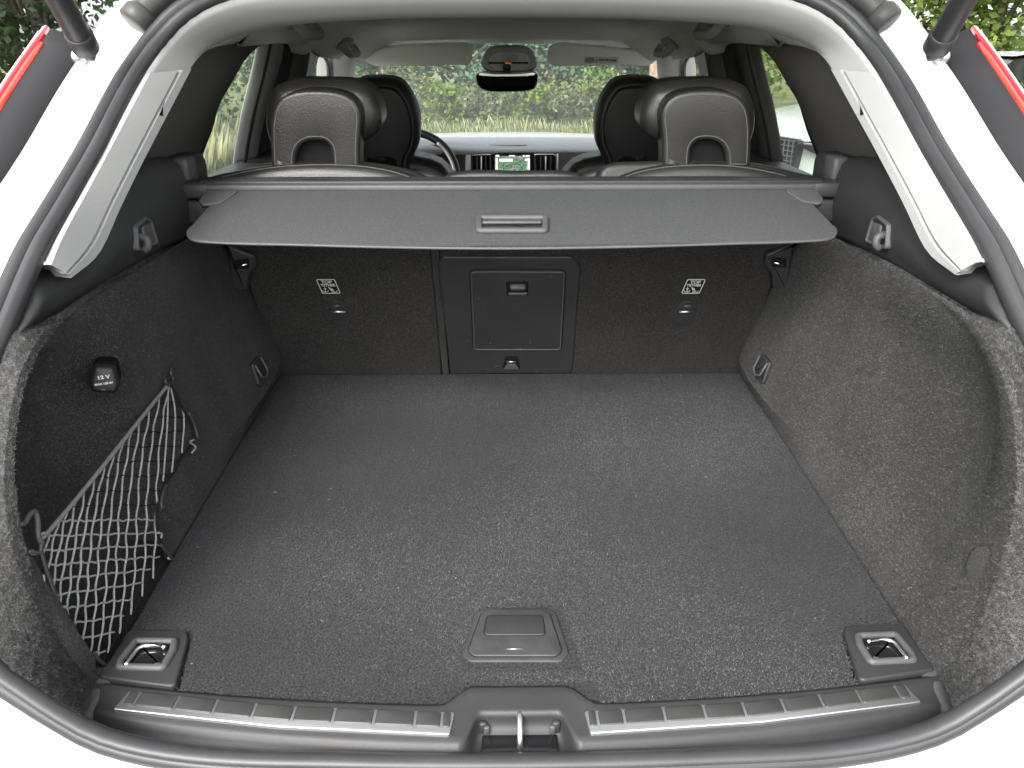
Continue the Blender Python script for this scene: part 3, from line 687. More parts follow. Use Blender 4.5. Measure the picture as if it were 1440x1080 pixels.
# ---- rear seat: folding back with carpeted rear, leather shoulders and head restraints
LEAN = math.radians(27)
SB2 = Basis((0, 1.043, FZ), (1, 0, 0), (0, -math.sin(LEAN), math.cos(LEAN)))
if SB2.n.dot(CAM-SB2.o) < 0: raise RuntimeError('basis')
spx = SB2.px
def shell(name, o, d0, d1, r, m, par, **k): return mk(name, *plate(o, SB2, d0, d1, r, **k), m, par)
xl0 = spx((632, 525))[0]; xl1 = spx((612, 352))[0]; xr0 = spx((803, 525))[0]; xr1 = spx((817, 358))[0]
vt = spx((720, 300))[1]
Lo = [(-.552, -.03), (xl0-.004, -.03), (xl0-.004, vt), (-.552, vt)]
rsl = shell('rear_seat', [(-.55, -.03), (xl0-.018, -.03), (xl0-.018, vt), (-.55, vt)], -.10, 0, .006, M['seatcarpet'], car)
rsl['label'] = 'left rear seat back with dark carpeted rear face'
shell('seat_gap_strip', [(xl0-.017, -.03), (xl0-.001, -.03), (xl0-.001, vt), (xl0-.017, vt)], -.10, -.004, .003, M['wallcarpet'], rsl)
rsr = shell('rear_seat', [(xl0+.001, -.03), (.552, -.03), (.552, vt), (xl0+.001, vt)], -.10, 0, .006, M['seatcarpet'], car)
rsr['label'] = 'right rear seat back with dark carpeted rear face and plastic hatch'
# ski hatch surround
po = roundpoly([spx((634, 523)), spx((801, 523)), spx((805, 515)), spx((816, 372)), spx((804, 359)), spx((622, 359)), spx((616, 366))], .012)
hp_ = shell('hatch_surround', po, -.01, .006, .004, M['plastic'], rsr)
ho = roundpoly([spx((666, 488)), spx((789, 488)), spx((795, 377)), spx((661, 377))], .012, 6)
mk('hatch_gap', *plate([*inset2(ccw(ho), -.002)], SB2, .0, .0066, .0003), M['black'], rsr)
hd = shell('hatch_door', ho, .0, .010, .0045, M['plastic'], rsr)
mk('hatch_rim', *tube([SB2.p(a, b, .0098) for a, b in inset2(ccw(ho), .0022)], .0016, 6, True), M['plastic2'], rsr)
lo_ = roundpoly([spx((713, 411)), spx((743, 411)), spx((743, 391)), spx((711, 391))], .004)
mk('latch_recess', *plate(lo_, SB2, .005, .0112, .001), M['black'], rsr)
mk('latch_button', *rbox(SB2.p(sum(spx((728, 398))[:1]), spx((728, 398))[1], .012), (.034, .014, .014), .004, Matrix.Rotation(-LEAN, 3, 'X')), M['plastic2'], rsr)
mk('latch_lip', *rbox(SB2.p(spx((728, 407))[0], spx((728, 407))[1], .013), (.040, .010, .007), .003, Matrix.Rotation(-LEAN, 3, 'X')), M['plastic2'], rsr)
# top tether anchors and their labels
for (c, par, cxp) in [((475, 432), rsl, 462), ((965, 432), rsr, 975)]:
    a, b = spx(c); sgn = 1
    rec = mk('tether_recess', *plate(smooth2([(a-.016, b-.052), (a+.016, b-.052), (a+.013, b+.016), (a-.013, b+.016)], 24), SB2, -.004, .0022, .001), M['plastic'], par)
    mk('tether_bar', *tube([SB2.p(a-.017, b-.004, .010), SB2.p(a+.017, b-.004, .010)], .0028, 8), M['zinc'], par)
    mk('tether_scoop', *plate(smooth2([(a-.011, b-.048), (a+.011, b-.048), (a+.006, b-.010), (a-.006, b-.010)], 20), SB2, .0, .0030, .001), M['plastic'], par)
    mk('tether_clip', *rbox(SB2.p(a, b+.010, .006), (.014, .006, .006), .002), M['plastic2'], par)
    sk = .012 if cxp < 700 else -.012
    la, lb = spx((cxp, 402)); hw, hh = .0195, .0205
    lab_o = [(la-hw+sk*.5*.5, lb-hh), (la+hw+sk*.25, lb-hh), (la+hw-sk*.25, lb+hh), (la-hw-sk*.25, lb+hh)]
    lab = mk('tether_label', *plate(roundpoly(lab_o, .004), SB2, -.001, .0018, .0003), M['black'], par)
    mk('label_border', *ringplate(roundpoly(lab_o, .004), .0018, SB2, .001, .0024, .0002), M['white'], par)
    text_mesh('label_text', 'TOP', .0115, SB2, la-sk*.16, lb+.0125, .0022, M['white'], par, 1.0, .0003)
    text_mesh('label_text', 'TETHER', .0098, SB2, la-sk*.02, lb+.0035, .0022, M['white'], par, .88, .0003)
    pic = MB(); ax, ay = la+sk*.15-.010, lb-.0095
    pic.add(*tube([SB2.p(ax, ay+.007, .0022), SB2.p(ax, ay-.006, .0022)], .0009, 4))
    pic.add(*tube([SB2.p(ax+.0065*math.cos(t), ay+.000+.0065*math.sin(t), .0022) for t in [math.pi*(1.05+.9*k/8) for k in range(9)]], .0009, 4))
    pic.add(*tube([SB2.p(ax-.003, ay+.003, .0022), SB2.p(ax+.003, ay+.003, .0022)], .0008, 4))
    for q in range(3): pic.add(*tube([SB2.p(ax+.008+.003*q, ay+.008-.002*q, .0022), SB2.p(ax+.014+.002*q, ay-.004, .0022)], .0011, 4))
    pic.add(*tube([SB2.p(ax+.012, ay-.0065, .0022), SB2.p(ax+.024, ay-.0065, .0022), SB2.p(ax+.024, ay-.002, .0022)], .0009, 4))
    pic.build('label_pictogram', M['white'], par)
a, b = spx((719, 505))
mk('floor_anchor_recess', *plate(roundpoly([(a-.022, b-.028), (a+.022, b-.028), (a+.014, b+.018), (a-.014, b+.018)], .006), SB2, -.0, .0068, .0005), M['black'], rsr)
mk('floor_anchor', *plate([(a-.019, b-.028), (a+.019, b-.028), (a+.009, b-.008), (a-.009, b-.008)], SB2, .0, .0078, .0005), M['plastic2'], rsr)
mk('floor_anchor_bar', *tube([SB2.p(a-.011, b+.002, .010), SB2.p(a+.011, b+.002, .010)], .0018, 8), M['zinc'], rsr)
# leather shoulders of the seat back
TBs = Basis((0, .850, 1.20), (1, 0, 0), (0, .20, 1))
def shoulder(pxs, name, par, dep=(-.12, .0), r=.03, m=M['leather'], seam=True):
    o = smooth2([TBs.px(p) for p in pxs], 64)
    q = mk(name, *plate(o, TBs, dep[0], dep[1], r, 5, rb=.03), m, par)
    if seam: mk('seam', *tube([TBs.p(x, y, dep[1]-r*.30) for x, y in inset2(ccw(o), r*.29)], .0012, 5, True), M['thread'], par)
    return q
shoulder([(264, 296), (270, 262), (330, 240), (390, 230), (455, 226.5), (520, 230), (570, 241), (604, 258), (608, 296)], 'shoulder_bolster', rsl, (-.05, .020), .026)
shoulder([(262, 290), (292, 258), (360, 231), (455, 225), (540, 230.5), (590, 243), (624, 262), (628, 290)], 'front_bolster', rsl, (-.08, .002), .014, M['leather2'], False)
shoulder([(848, 296), (853, 258), (880, 242), (920, 232), (985, 227), (1050, 231), (1110, 244), (1165, 260), (1168, 296)], 'shoulder_bolster', rsr, (-.05, .020), .026)
shoulder([(843, 290), (845, 236), (856, 230), (905, 226.5), (990, 224.5), (1060, 228.5), (1125, 243), (1185, 262), (1188, 290)], 'front_bolster', rsr, (-.08, .004), .012, M['leather2'], False)
shoulder([(622, 290), (627, 246), (645, 241), (730, 240), (800, 241), (818, 246), (826, 290)], 'centre_bolster', rsr, (-.05, .012), .012, M['leather'], False)
shoulder([(810, 290), (813, 246), (832, 237), (850, 234), (858, 290)], 'centre_bolster', rsr, (-.14, -.05), .015, M['leather2'], False)
shoulder([(560, 290), (575, 240), (600, 237), (622, 246), (630, 290)], 'centre_bolster', rsl, (-.14, -.05), .015, M['leather2'], False)
# rear head restraints
HBs = Basis((0, .845, 1.25), (1, 0, 0), (0, -.06, 1))
back_px = [(931, 228), (932, 206), (930, 182), (928, 162), (931, 146), (940, 134), (958, 128), (992, 126), (1026, 127.5), (1044, 133), (1053, 145), (1056, 163), (1056, 195), (1054, 228), (1017, 228), (1016, 216), (1012, 207), (1004, 202), (992, 200.5), (982, 202), (977, 208), (975, 216), (974, 228)]
bo_out = [HBs.px(p) for p in [(932, 236), (932, 206), (931, 186), (929.5, 168), (932, 153), (940, 140), (956, 131), (992, 126.5), (1026, 130), (1042, 138), (1051, 151), (1055, 168), (1056, 195), (1054, 236)]]
bo_arch = [HBs.px(p) for p in [(1021, 236), (1020, 216), (1015, 205), (1006, 198.5), (992, 196.5), (980, 198.5), (973, 206), (971, 216), (970, 236)]]
bo = [HBs.px(p) for p in back_px]; cxb = .5*(HBs.px((930, 180))[0]+HBs.px((1055, 180))[0])
WB = Basis((0, .90, 1.25), (1, 0, 0), (0, -.06, 1))
wing_px = [(925, 200), (912, 192), (903, 178), (902, 160), (908, 143), (918, 126), (938, 117), (985, 113.5), (1030, 115), (1050, 122), (1060, 140), (1064, 165), (1061, 190), (1052, 208), (1040, 214), (940, 214)]
wo0 = [WB.px(p) for p in wing_px]; cxw = .5*(min(a for a, b in wo0)+max(a for a, b in wo0))
for s, par in ((-1, rsl), (1, rsr)):
    f = (lambda a, c=cxb: a) if s > 0 else (lambda a, c=cxb: -a)
    o = [(f(p.x), p.y) for p in spline([(a, b, 0) for a, b in bo_out], 44)]+[(f(p.x), p.y) for p in spline([(a, b, 0) for a, b in bo_arch], 44)]
    wg = smooth2([(f(a), b) for a, b in wo0], 80)
    hr = mk('headrest', *plate(wg, WB, -.085, .012, .030, 6, rb=.03), M['leather'], car); hr.parent = par; hr.matrix_parent_inverse = world_mat(par).inverted()
    v, f_ = plate(o, HBs, -.05, .004, .007, 4, rb=.004); f_ = f_[:-2]; nv = len(v)-88      # caps as a horseshoe of quads round the arch
    for i in range(43): f_ += [[nv+i, nv+i+1, nv+86-i, nv+87-i], [i, 87-i, 86-i, i+1]]
    mk('headrest_back', v, f_, M['leather'], par)
    mk('seam', *tube([HBs.p(a, b, .0035) for a, b in inset2(ccw(o), .0075)], .0013, 5, True), M['thread'], par)
    mk('seam', *tube([WB.p(a, b, .002) for a, b in inset2(ccw(wg), .012)], .0012, 5, True), M['thread'], par)
    cav = [(f(a), b) for a, b in bo_arch]; mk('headrest_cavity', *plate(inset2(ccw(cav), -.004), HBs, -.048, -.022, .001), M['black'], par, False)
    hx = f(.5*(HBs.px((971, 205))[0]+HBs.px((1022, 205))[0])); hz = HBs.px((990, 216))[1]
    mk('headrest_post', *tube([HBs.p(hx, hz-.10, -.03), HBs.p(hx, hz+.02, -.03)], .006, 8), M['plastic'], par)

# ---- side furniture in the load bay
def wall_basis(p, s, pxl=True):
    q = onx(p, -.56)
    for _ in range(6): q = onx(p, wall_x(q.y, q.z, s))
    e = .03; dy = (wall_x(q.y+e, q.z, s)-wall_x(q.y-e, q.z, s))/(2*e); dz = (wall_x(q.y, q.z+e, s)-wall_x(q.y, q.z-e, s))/(2*e)
    return q, Vector((dy, 1, 0)).normalized(), Vector((dz, 0, 1)).normalized()
q, uu, vv = wall_basis((147, 531), -1); WBs = Basis(q, uu, vv); 
q = q+Vector((.012, 0, 0)); WBs = Basis(q, (1, .42, 0), (-.05, .12, 1))
so = roundpoly([(-.034, -.033), (.036, -.033), (.044, -.020), (.030, .037), (-.026, .037), (-.042, -.020)], .010)
so = roundpoly([WBs.px(p) for p in [(132, 548), (162, 549), (165.5, 538), (160, 516), (134, 514), (128.5, 536)]], .006)
sk = mk('power_socket', *plate(inset2(ccw(so), -.003), WBs, -.05, .004, .002), M['black'], car)
mk('socket_cap', *plate(so, WBs, -.01, .011, .005), M['plastic'], sk)
ta, tb = WBs.px((146, 528)); fl_ = 1 if WBs.px((160, 532))[0] > WBs.px((130, 532))[0] else -1
text_mesh('socket_text', '12 V', .0068, WBs, ta, tb, .0112, M['white'], sk, 1.25, .0003)
ta, tb = WBs.px((146.5, 537)); text_mesh('socket_text', 'MAX 120 W', .0036, WBs, ta, tb, .0112, M['white'], sk, 1.2, .0002)
ta, tb = WBs.px((146, 545.5)); mk('cap_notch', *rbox(WBs.p(ta, tb, .011), (.006, .003, .003), .0008), M['plastic2'], sk)
# round cap low on the right lining
CBs = Basis(onx((1382, 800), .5475), (.12, -1, 0), (.1, 0, 1))
if CBs.n.dot(CAM-CBs.o) < 0: CBs = Basis(CBs.o, -CBs.u, CBs.v)
mk('lining_cap', *plate(smooth2([CBs.px(p) for p in [(1375, 772), (1393, 771), (1398, 785), (1394, 812), (1382, 827), (1370, 820), (1363, 800), (1367, 783)]], 32), CBs, -.03, .006, .004), M['wallcarpet'], car)
# tie-down loops near the seat
for s in (-1, 1):
    q, uu, vv = wall_basis((361, 521), s); DBs = Basis(q+Vector((.004, 0, 0)), uu, vv)
    if DBs.n.x < 0: DBs = Basis(DBs.o, -uu, vv)
    pz = lambda a, b, c: mir([DBs.p(a, b, c)], s)[0]
    o = roundpoly([(-.030, -.024), (.030, -.024), (.025, .024), (-.025, .024)], .006)
    v, f_ = plate(o, DBs, -.01, .004, .002); td = mk('tie_down_eye', mir(v, s), f_, M['plastic'], car)
    v, f_ = plate(inset2(ccw(o), .007), DBs, -.01, .0046, .0003); mk('eye_recess', mir(v, s), f_, M['plastic'], td)
    mk('eye_loop', *tube([pz(-.022, .020, .006), pz(-.020, -.010, .010), pz(.0, -.018, .011), pz(.020, -.010, .010), pz(.022, .020, .006)], .0024, 6), M['plastic2'], td)
    # seat release lever housing below the cover
    h0 = Vector((-.535, .93, 1.00)); hc = onx((347, 366), -.535)
    HBx = Basis(ony((1093, 366), .90) if False else Vector((-.53, hc.y, hc.z)), (1, 0, .0), (0, -.3, 1))
    def hpx(*pp): return [HBx.px(p) for p in pp]
    ho_ = roundpoly(hpx((312, 338), (360, 356), (362, 366), (362, 372), (352, 384), (349, 405), (330, 405), (322, 345)), .004)
    v, f_ = plate(ho_, HBx, -.02, .012, .005); rl = mk('release_housing', mir(v, s), f_, M['plastic'], car)
    v, f_ = plate(roundpoly(hpx((332, 361), (353, 359), (353, 373), (332, 374)), .003), HBx, 0, .0126, .0004); mk('release_recess', mir(v, s), f_, M['black'], rl)
    mk('release_lever', *tube(mir([HBx.p(*HBx.px((334, 371)), .016), HBx.p(*HBx.px((350, 365)), .016)], s), .003, 6), M['chrome'], rl)

# ---- sill: plastic scuff trim with latch recess, tread strips and corner tie-downs
def sill_back(x):            # where carpet meets sill
    ax = abs(x); base = .002+.16*ax*ax
    return base+.030*sstep(.095, .055, ax)
rows = []
xs = sorted(set([round(-.53+1.06*k/60, 4) for k in range(61)]+[s*v for s in (-1, 1) for v in (.036, .044, .048, .051, .054, .058, .064, .07, .078, .09)]))
for x in xs:
    ax = abs(x); b = sill_back(x); r = sstep(.066, .046, ax); fz = .020*sstep(.38, .53, ax)
    cur = .195*ax*ax
    yf = -.046+cur
    pts = [(b+.006, FZ-.02), (b+.004, FZ+.003), (b-.002, FZ+.0055), (b-.010, FZ+.0030), (yf+.010+.036*r, FZ+.0005+.003*r), (yf+.002+.038*r, FZ-.0005+.002*r), (yf-.002+.043*r, FZ-.004-.002*r), (yf-.006+.043*r, FZ-.010-.012*r), (yf-.010+.024*r, FZ-.015-.010*r), (yf-.018, FZ-.018-.009*r), (yf-.028, FZ-.030-.012*r)]
    rows.append([Vector((x, y, z+0*fz)) for y, z in pts])
sill = mk('sill_trim', *loft(rows), M['plastic'], car)
for s in (-1, 1):
    # end closing pieces towards the lining
    mk('sill_end_cap', *rbox(Vector((s*.525, .035, FZ-.006)), (.05, .09, .02), .008), M['plastic2'], sill)
    # tread strip: steel backing plus rubber pads
    SBs = Basis((0, -.004, FZ+.0040), (1, 0, 0), (0, 1, 0))
    tp_ = [SBs.px(p) for p in [(150, 998), (632, 1034), (641, 1004), (500, 997), (330, 986), (165, 972)]]
    tp_ = [(a, b) for a, b in tp_]
    tp_ = [(-.477, .008), (-.28, -.020), (-.080, -.034), (-.076, -.001), (-.28, .011), (-.470, .037)]
    tp_ = [(-s*a, b) for a, b in tp_]
    v, f_ = plate(roundpoly(tp_, .003), SBs, -.012, .0005, .001); ts = mk('tread_strip', v, f_, M['strip'], sill)
    top = lambda x: interp(-abs(x), [-.470, -.28, -.076], [.0355, .0095, -.003]); bot = lambda x: interp(-abs(x), [-.474, -.28, -.08], [.0155, -.0112, -.0243])
    cuts = [-.4695, -.4555, -.4060, -.3585, -.3110, -.2635, -.2160, -.1685, -.1210, -.0900, -.0785]
    for a0, a1 in zip(cuts[:-1], cuts[1:]):
        g = .0016; o = roundpoly([(-s*(a0+g), bot(a0)), (-s*(a1-g), bot(a1)), (-s*(a1-g), top(a1)), (-s*(a0+g), top(a0))], .0025, 3)
        mk('tread_pad', *plate(o, SBs, -.004, .0022, .0012, 2), M['tread'], ts)
    # corner tie-down: pad with recessed ring
    cp = [onz(p, FZ+.004) for p in [(136, 954), (158, 925), (181, 887), (263, 889), (265, 900), (247, 968)]]
    PB = Basis((0, 0, FZ+.004), (1, 0, 0), (0, 1, 0)); o = [(-s*p.x, p.y) for p in cp]
    pad = mk('corner_pad', *plate(roundpoly(o, .008), PB, -.02, .003, .003), M['plastic'], sill)
    ro = roundpoly([(-s*p.x, p.y) for p in [onz(q_, FZ+.007) for q_ in [(160, 942), (166, 928), (189, 898), (252, 899), (249, 915), (232, 944)]]], .010)
    mk('ring_frame', *ringplate(ro, .0095, PB, .0, .0085, .003), M['plastic2'], pad)
    mk('ring_well', *plate(inset2(ccw(ro), .009), PB, .0, .0036, .0004), M['gloss'], pad)
    ring = [onz(q_, FZ+.012) for q_ in [(176, 936), (183, 926), (197, 910), (204, 908), (229, 909), (232, 911)]]
    mk('lashing_ring', *tube(mir(spline(ring, 16), s), .0030, 8), M['chrome'], pad)
    mk('ring_stop', *tube(mir([onz((226, 935), FZ+.009), onz((218, 937), FZ+.009)], s), .004, 8), M['plastic2'], pad)
# latch recess floor, bumpers and striker
rec = MB(); rec.add(*rbox((0, -.010, FZ-.060), (.125, .10, .02), .004)); rc = rec.build('latch_well', M['plastic2'], car)
striker = [(0, .004, FZ-.004), (0, -.004, FZ-.0005), (0, -.014, FZ-.002), (0, -.026, FZ-.009), (0, -.032, FZ-.017), (0, -.034, FZ-.034)]
mk('striker', *tube(spline(striker, 20), .0036, 10), M['zinc'], rc)
for s in (-1, 1):
    st_ = mk('rubber_stop', *rbox((s*.043, -.009, FZ-.016), (.010, .008, .018), .003), M['plastic'], rc)
    mk('stop_pad', *rbox((s*.0385, -.0125, FZ-.017), (.007, .006, .013), .002), M['plastic2'], st_)
mk('catch_plate', *rbox((0, -.034, FZ-.0235), (.088, .038, .004), .001), M['gloss'], rc)

# ------------------------------------------------------------------ loose things in the boot
# load floor panel
cf = thing('load_floor', 'charcoal carpeted load floor panel with a plastic lift handle', 'floor panel', (0, .5, FZ-.03))
ol = []
for k in range(41):
    x = -.413+.826*k/40; ol.append((x, sill_back(x)+.006))
ol += [(.4315, .124), (.444, .1385), (.5190, .1405), (.5480, 1.040), (-.5480, 1.040), (-.5190, .1405), (-.444, .1385), (-.4315, .124)]
GB = Basis((0, 0, FZ), (1, 0, 0), (0, 1, 0))
FLO = ccw(ol)
fp = mk('carpet', *plate(ol, GB, -.03, 0, .004), M['carpet'], cf, False)
def pile(name, n, seed, inside, m, parent):
    rng = np.random.default_rng(seed); x = rng.uniform(-.55, .55, n); y = rng.uniform(.0, 1.035, n)
    keep = np.array([inside(a, b) for a, b in zip(x, y)]); x = x[keep]; y = y[keep]; n = len(x)
    brush = .9*np.sin(x*7+1.7*np.sin(y*5))+.7*np.sin(y*9+x*4); a = brush+rng.normal(size=n)*.9
    ln = rng.uniform(.0022, .0050, n); up = rng.uniform(.3, 1.0, n); w_ = .00042
    dx, dy = np.cos(a)*ln, np.sin(a)*ln; z0 = np.full(n, FZ-.0004)
    v = np.stack([np.stack([x-np.sin(a)*w_, y+np.cos(a)*w_, z0], 1), np.stack([x+np.sin(a)*w_, y-np.cos(a)*w_, z0], 1), np.stack([x+dx, y+dy, z0+ln*up*.55], 1)], 1).reshape(-1)
    me = bpy.data.meshes.new(name); me.vertices.add(3*n); me.vertices.foreach_set('co', v.astype(np.float32)); me.loops.add(3*n); me.loops.foreach_set('vertex_index', np.arange(3*n, dtype=np.int32))
    me.polygons.add(n); me.polygons.foreach_set('loop_start', np.arange(0, 3*n, 3, dtype=np.int32)); me.update(calc_edges=True)
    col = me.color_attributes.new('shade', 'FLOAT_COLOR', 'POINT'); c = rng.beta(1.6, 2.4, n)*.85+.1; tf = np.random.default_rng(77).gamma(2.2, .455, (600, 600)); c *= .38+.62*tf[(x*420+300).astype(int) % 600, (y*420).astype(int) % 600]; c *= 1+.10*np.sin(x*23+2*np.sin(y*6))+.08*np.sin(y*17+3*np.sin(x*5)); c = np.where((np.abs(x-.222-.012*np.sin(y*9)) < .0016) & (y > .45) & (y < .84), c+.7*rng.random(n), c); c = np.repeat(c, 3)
    col.data.foreach_set('color', np.stack([c, c, c, np.ones_like(c)], 1).astype(np.float32).reshape(-1))
    return link(name, me, m, parent, 'stuff')
fm = bpy.data.materials.new('carpet_fibre'); fm.use_nodes = True; fN = fm.node_tree.nodes; fb = fN['Principled BSDF']; fb.inputs['Roughness'].default_value = .8; fb.inputs['Specular IOR Level'].default_value = .15
fa = fN.new('ShaderNodeVertexColor'); fa.layer_name = 'shade'; fmix = fN.new('ShaderNodeMix'); fmix.data_type = 'RGBA'; fmix.inputs[6].default_value = (.008, .008, .009, 1); fmix.inputs[7].default_value = (.128, .128, .131, 1)
fm.node_tree.links.new(fa.outputs['Color'], fmix.inputs[0]); fm.node_tree.links.new(fmix.outputs[2], fb.inputs['Base Color'])
def fibre_mat(name, lo, hi):
    m = fm.copy(); m.name = name; mx = [n for n in m.node_tree.nodes if n.type == 'MIX'][0]; mx.inputs[6].default_value = (*lo, 1); mx.inputs[7].default_value = (*hi, 1); return m
def pile_on(obj, n, seed, m, face=None, ln0=.0018, ln1=.0042):
    rng = np.random.default_rng(seed); me0 = obj.data; me0.calc_loop_triangles(); nt_ = len(me0.loop_triangles)
    co = np.empty(3*len(me0.vertices)); me0.vertices.foreach_get('co', co); co = co.reshape(-1, 3)
    ti = np.empty(3*nt_, dtype=np.int32); me0.loop_triangles.foreach_get('vertices', ti); ti = ti.reshape(-1, 3)
    a, b, c = co[ti[:, 0]], co[ti[:, 1]], co[ti[:, 2]]; nr = np.cross(b-a, c-a); ar = np.linalg.norm(nr, axis=1); nr = nr/np.maximum(ar, 1e-12)[:, None]
    cen = (a+b+c)/3; view = np.array(CAM)-cen; flip = np.sign((nr*view).sum(1)); nr = nr*flip[:, None]
    wgt = ar.copy()
    if face is not None: wgt = wgt*((nr*np.array(face)).sum(1) > .85)
    k = rng.choice(nt_, n, p=wgt/wgt.sum()); r1 = np.sqrt(rng.random(n)); r2 = rng.random(n)
    p = a[k]*(1-r1)[:, None]+b[k]*(r1*(1-r2))[:, None]+c[k]*(r1*r2)[:, None]; N_ = nr[k]
    t1 = np.cross(N_, np.array([0, 0, 1.0])+1e-3*rng.normal(size=(n, 3))); t1 /= np.linalg.norm(t1, axis=1)[:, None]; t2 = np.cross(N_, t1)
    ang = .5*np.sin(p[:, 1]*11+p[:, 2]*4)+rng.normal(size=n)*1.2; d = t1*np.cos(ang)[:, None]+t2*np.sin(ang)[:, None]; sd_ = np.cross(N_, d)
    ln = rng.uniform(ln0, ln1, n)[:, None]; w_ = .00034
    v = np.stack([p-sd_*w_, p+sd_*w_, p+d*ln+N_*ln*rng.uniform(.25, .7, n)[:, None]], 1).reshape(-1)
    me = bpy.data.meshes.new('carpet_pile'); me.vertices.add(3*n); me.vertices.foreach_set('co', v.astype(np.float32)); me.loops.add(3*n); me.loops.foreach_set('vertex_index', np.arange(3*n, dtype=np.int32))
    me.polygons.add(n); me.polygons.foreach_set('loop_start', np.arange(0, 3*n, 3, dtype=np.int32)); me.update(calc_edges=True)
    col = me.color_attributes.new('shade', 'FLOAT_COLOR', 'POINT'); tf = np.random.default_rng(78).gamma(2.2, .455, 65536); h_ = ((p*430).astype(np.int64)*np.array([73856093, 19349663, 83492791])).sum(1) % 65536; cc = np.repeat(np.clip((rng.beta(1.5, 2.4, n)*.9+.08)*(.42+.58*tf[h_])*(1+.09*np.sin(p[:, 1]*31+3*np.sin(p[:, 2]*9+p[:, 1]*3))), 0, 1), 3)
    col.data.foreach_set('color', np.stack([cc, cc, cc, np.ones_like(cc)], 1).astype(np.float32).reshape(-1))
    return link('carpet_pile', me, m, obj.parent if obj.parent.type != 'EMPTY' else obj, 'stuff')
def in_floor(x, y):
    ax = abs(x)
    if ax > .5155+.028*(y-.14)/.9 or y > 1.033: return False
    if y < .145 and ax > .434: return False
    if ax < .44 and y < (.002+.16*ax*ax+(.034 if ax < .095 else 0)+.006): return False
    if abs(x-.004) < .078 and .062 < y < .186 and not (abs(x-.004) > .078-.02*(y-.062)/.124*1): return False
    return True
pile('carpet_pile', 330000, 3, in_floor, fm, cf)
wfm = fibre_mat('lining_fibre', (.008, .008, .008), (.120, .119, .117)); sfm = fibre_mat('seat_fibre', (.006, .006, .006), (.088, .084, .080))
for o_ in [o for o in bpy.data.objects if o.name.split('.')[0] == 'side_lining']: pile_on(o_, 150000, 21, wfm)
for o_ in [o for o in bpy.data.objects if o.name.split('.')[0] == 'return_flange']: pile_on(o_, 95000, 22, wfm)
for o_ in (rsl, rsr): pile_on(o_, 60000, 23, sfm, tuple(SB2.n))
lb = Basis((0, 0, FZ), (1, 0, 0), (0, 1, 0))
zz = lambda *pp: [(onz(p, FZ).x, onz(p, FZ).y) for p in pp]
h1 = roundpoly(zz((650, 922), (661, 932), (789, 932), (800, 920), (782, 864), (768, 857), (682, 857), (668, 864)), .010)
lh = mk('lift_handle', *plate(h1, lb, -.01, .003, .002), M['handle'], cf)
h2 = roundpoly(zz((658, 918), (666, 926), (782, 926), (790, 918), (773, 866), (762, 860), (688, 860), (677, 866)), .010)
mk('handle_gap', *plate(inset2(ccw(h2), -.0012), lb, .0, .0033, .0002), M['black'], lh)
mk('handle_flap', *plate(h2, lb, .0, .0052, .0018), M['handle'], lh)
h3 = roundpoly(zz((680, 898), (767, 898), (763, 870), (685, 870)), .007)
mk('finger_gap', *plate(inset2(ccw(h3), -.0010), lb, .0, .0055, .0002), M['black'], lh)
mk('finger_plate', *plate(h3, lb, .0, .0066, .0014), M['plastic'], lh)
mk('handle_mark', *rbox(Vector((onz((724, 917), FZ).x, onz((724, 917), FZ).y, FZ+.0053)), (.022, .0012, .0006), 0), M['steel'], lh)

# luggage cover
lc = thing('luggage_cover', 'grey roll-up luggage cover with a recessed pull handle, spanning behind the rear seats', 'luggage cover', (0, .75, 1.15))
cass = MB(); yc, zc_ = .765, 1.172
prof = [(.030*math.cos(a), .030*math.sin(a)) for a in [2*math.pi*k/20 for k in range(20)]]
cass.add(*tube([(-.565, yc, zc_), (.565, yc, zc_)], .028, 20))
cass.add(*rbox((0, yc-.012, 1.193), (1.11, .045, .010), .003))
cs = cass.build('cassette', M['plastic'], lc)
mk('cassette_lip', *rbox((0, yc-.036, 1.186), (1.085, .010, .012), .004), M['plastic2'], lc)
for s in (-1, 1):
    mk('end_cap', *rbox((s*.569, yc-.010, 1.181), (.064, .062, .027), .005), M['plastic'], lc)
    mk('end_block', *rbox((s*.566, yc-.008, 1.143), (.058, .056, .042), .006), M['plastic'], lc)
    mk('end_latch', *rbox((s*.612, yc-.006, 1.192), (.030, .034, .014), .004), M['plastic2'], lc)
    tabp = [Vector((s*.480, yc-.045, 1.184)), Vector((s*.540, yc-.045, 1.180)), Vector((s*.543, .69, 1.168)), Vector((s*.535, .675, 1.166)), Vector((s*.505, .680, 1.168))]
    TBB = Basis(tabp[1], (1, 0, 0), tabp[2]-tabp[1]); 
    if TBB.n.z < 0: TBB = Basis(tabp[1], (-1, 0, 0), tabp[2]-tabp[1])
    t2 = [((p-TBB.o).dot(TBB.u), (p-TBB.o).dot(TBB.v)) for p in tabp]
    mk('guide_tab', *plate(roundpoly(t2, .008), TBB, -.002, .005, .002), M['plastic2'], lc)
BS = Basis((0, yc-.040, 1.180), (1, 0, 0), Vector((0, .545, 1.127))-Vector((0, yc-.040, 1.180)))
if BS.n.z < 0: BS.n = -BS.n
bpx = lambda p: BS.px(p)
sheet = [bpx((720, 349.5)), bpx((560, 348)), bpx((420, 344.5)), bpx((300, 341)), bpx((272, 338)), bpx((264, 329)), bpx((268, 320)), bpx((300, 285)), bpx((312, 266))]
sheet = [(0 if i == 0 else a, b) for i, (a, b) in enumerate(sheet)]
so_ = sheet + [(-a, b) for a, b in sheet[:0:-1]]
so_ = ccw(so_)
blind = mk('blind', *plate(roundpoly(so_, .006, 3), BS, -.0015, .0015, .0012, 2), M['sheet'], lc, False)
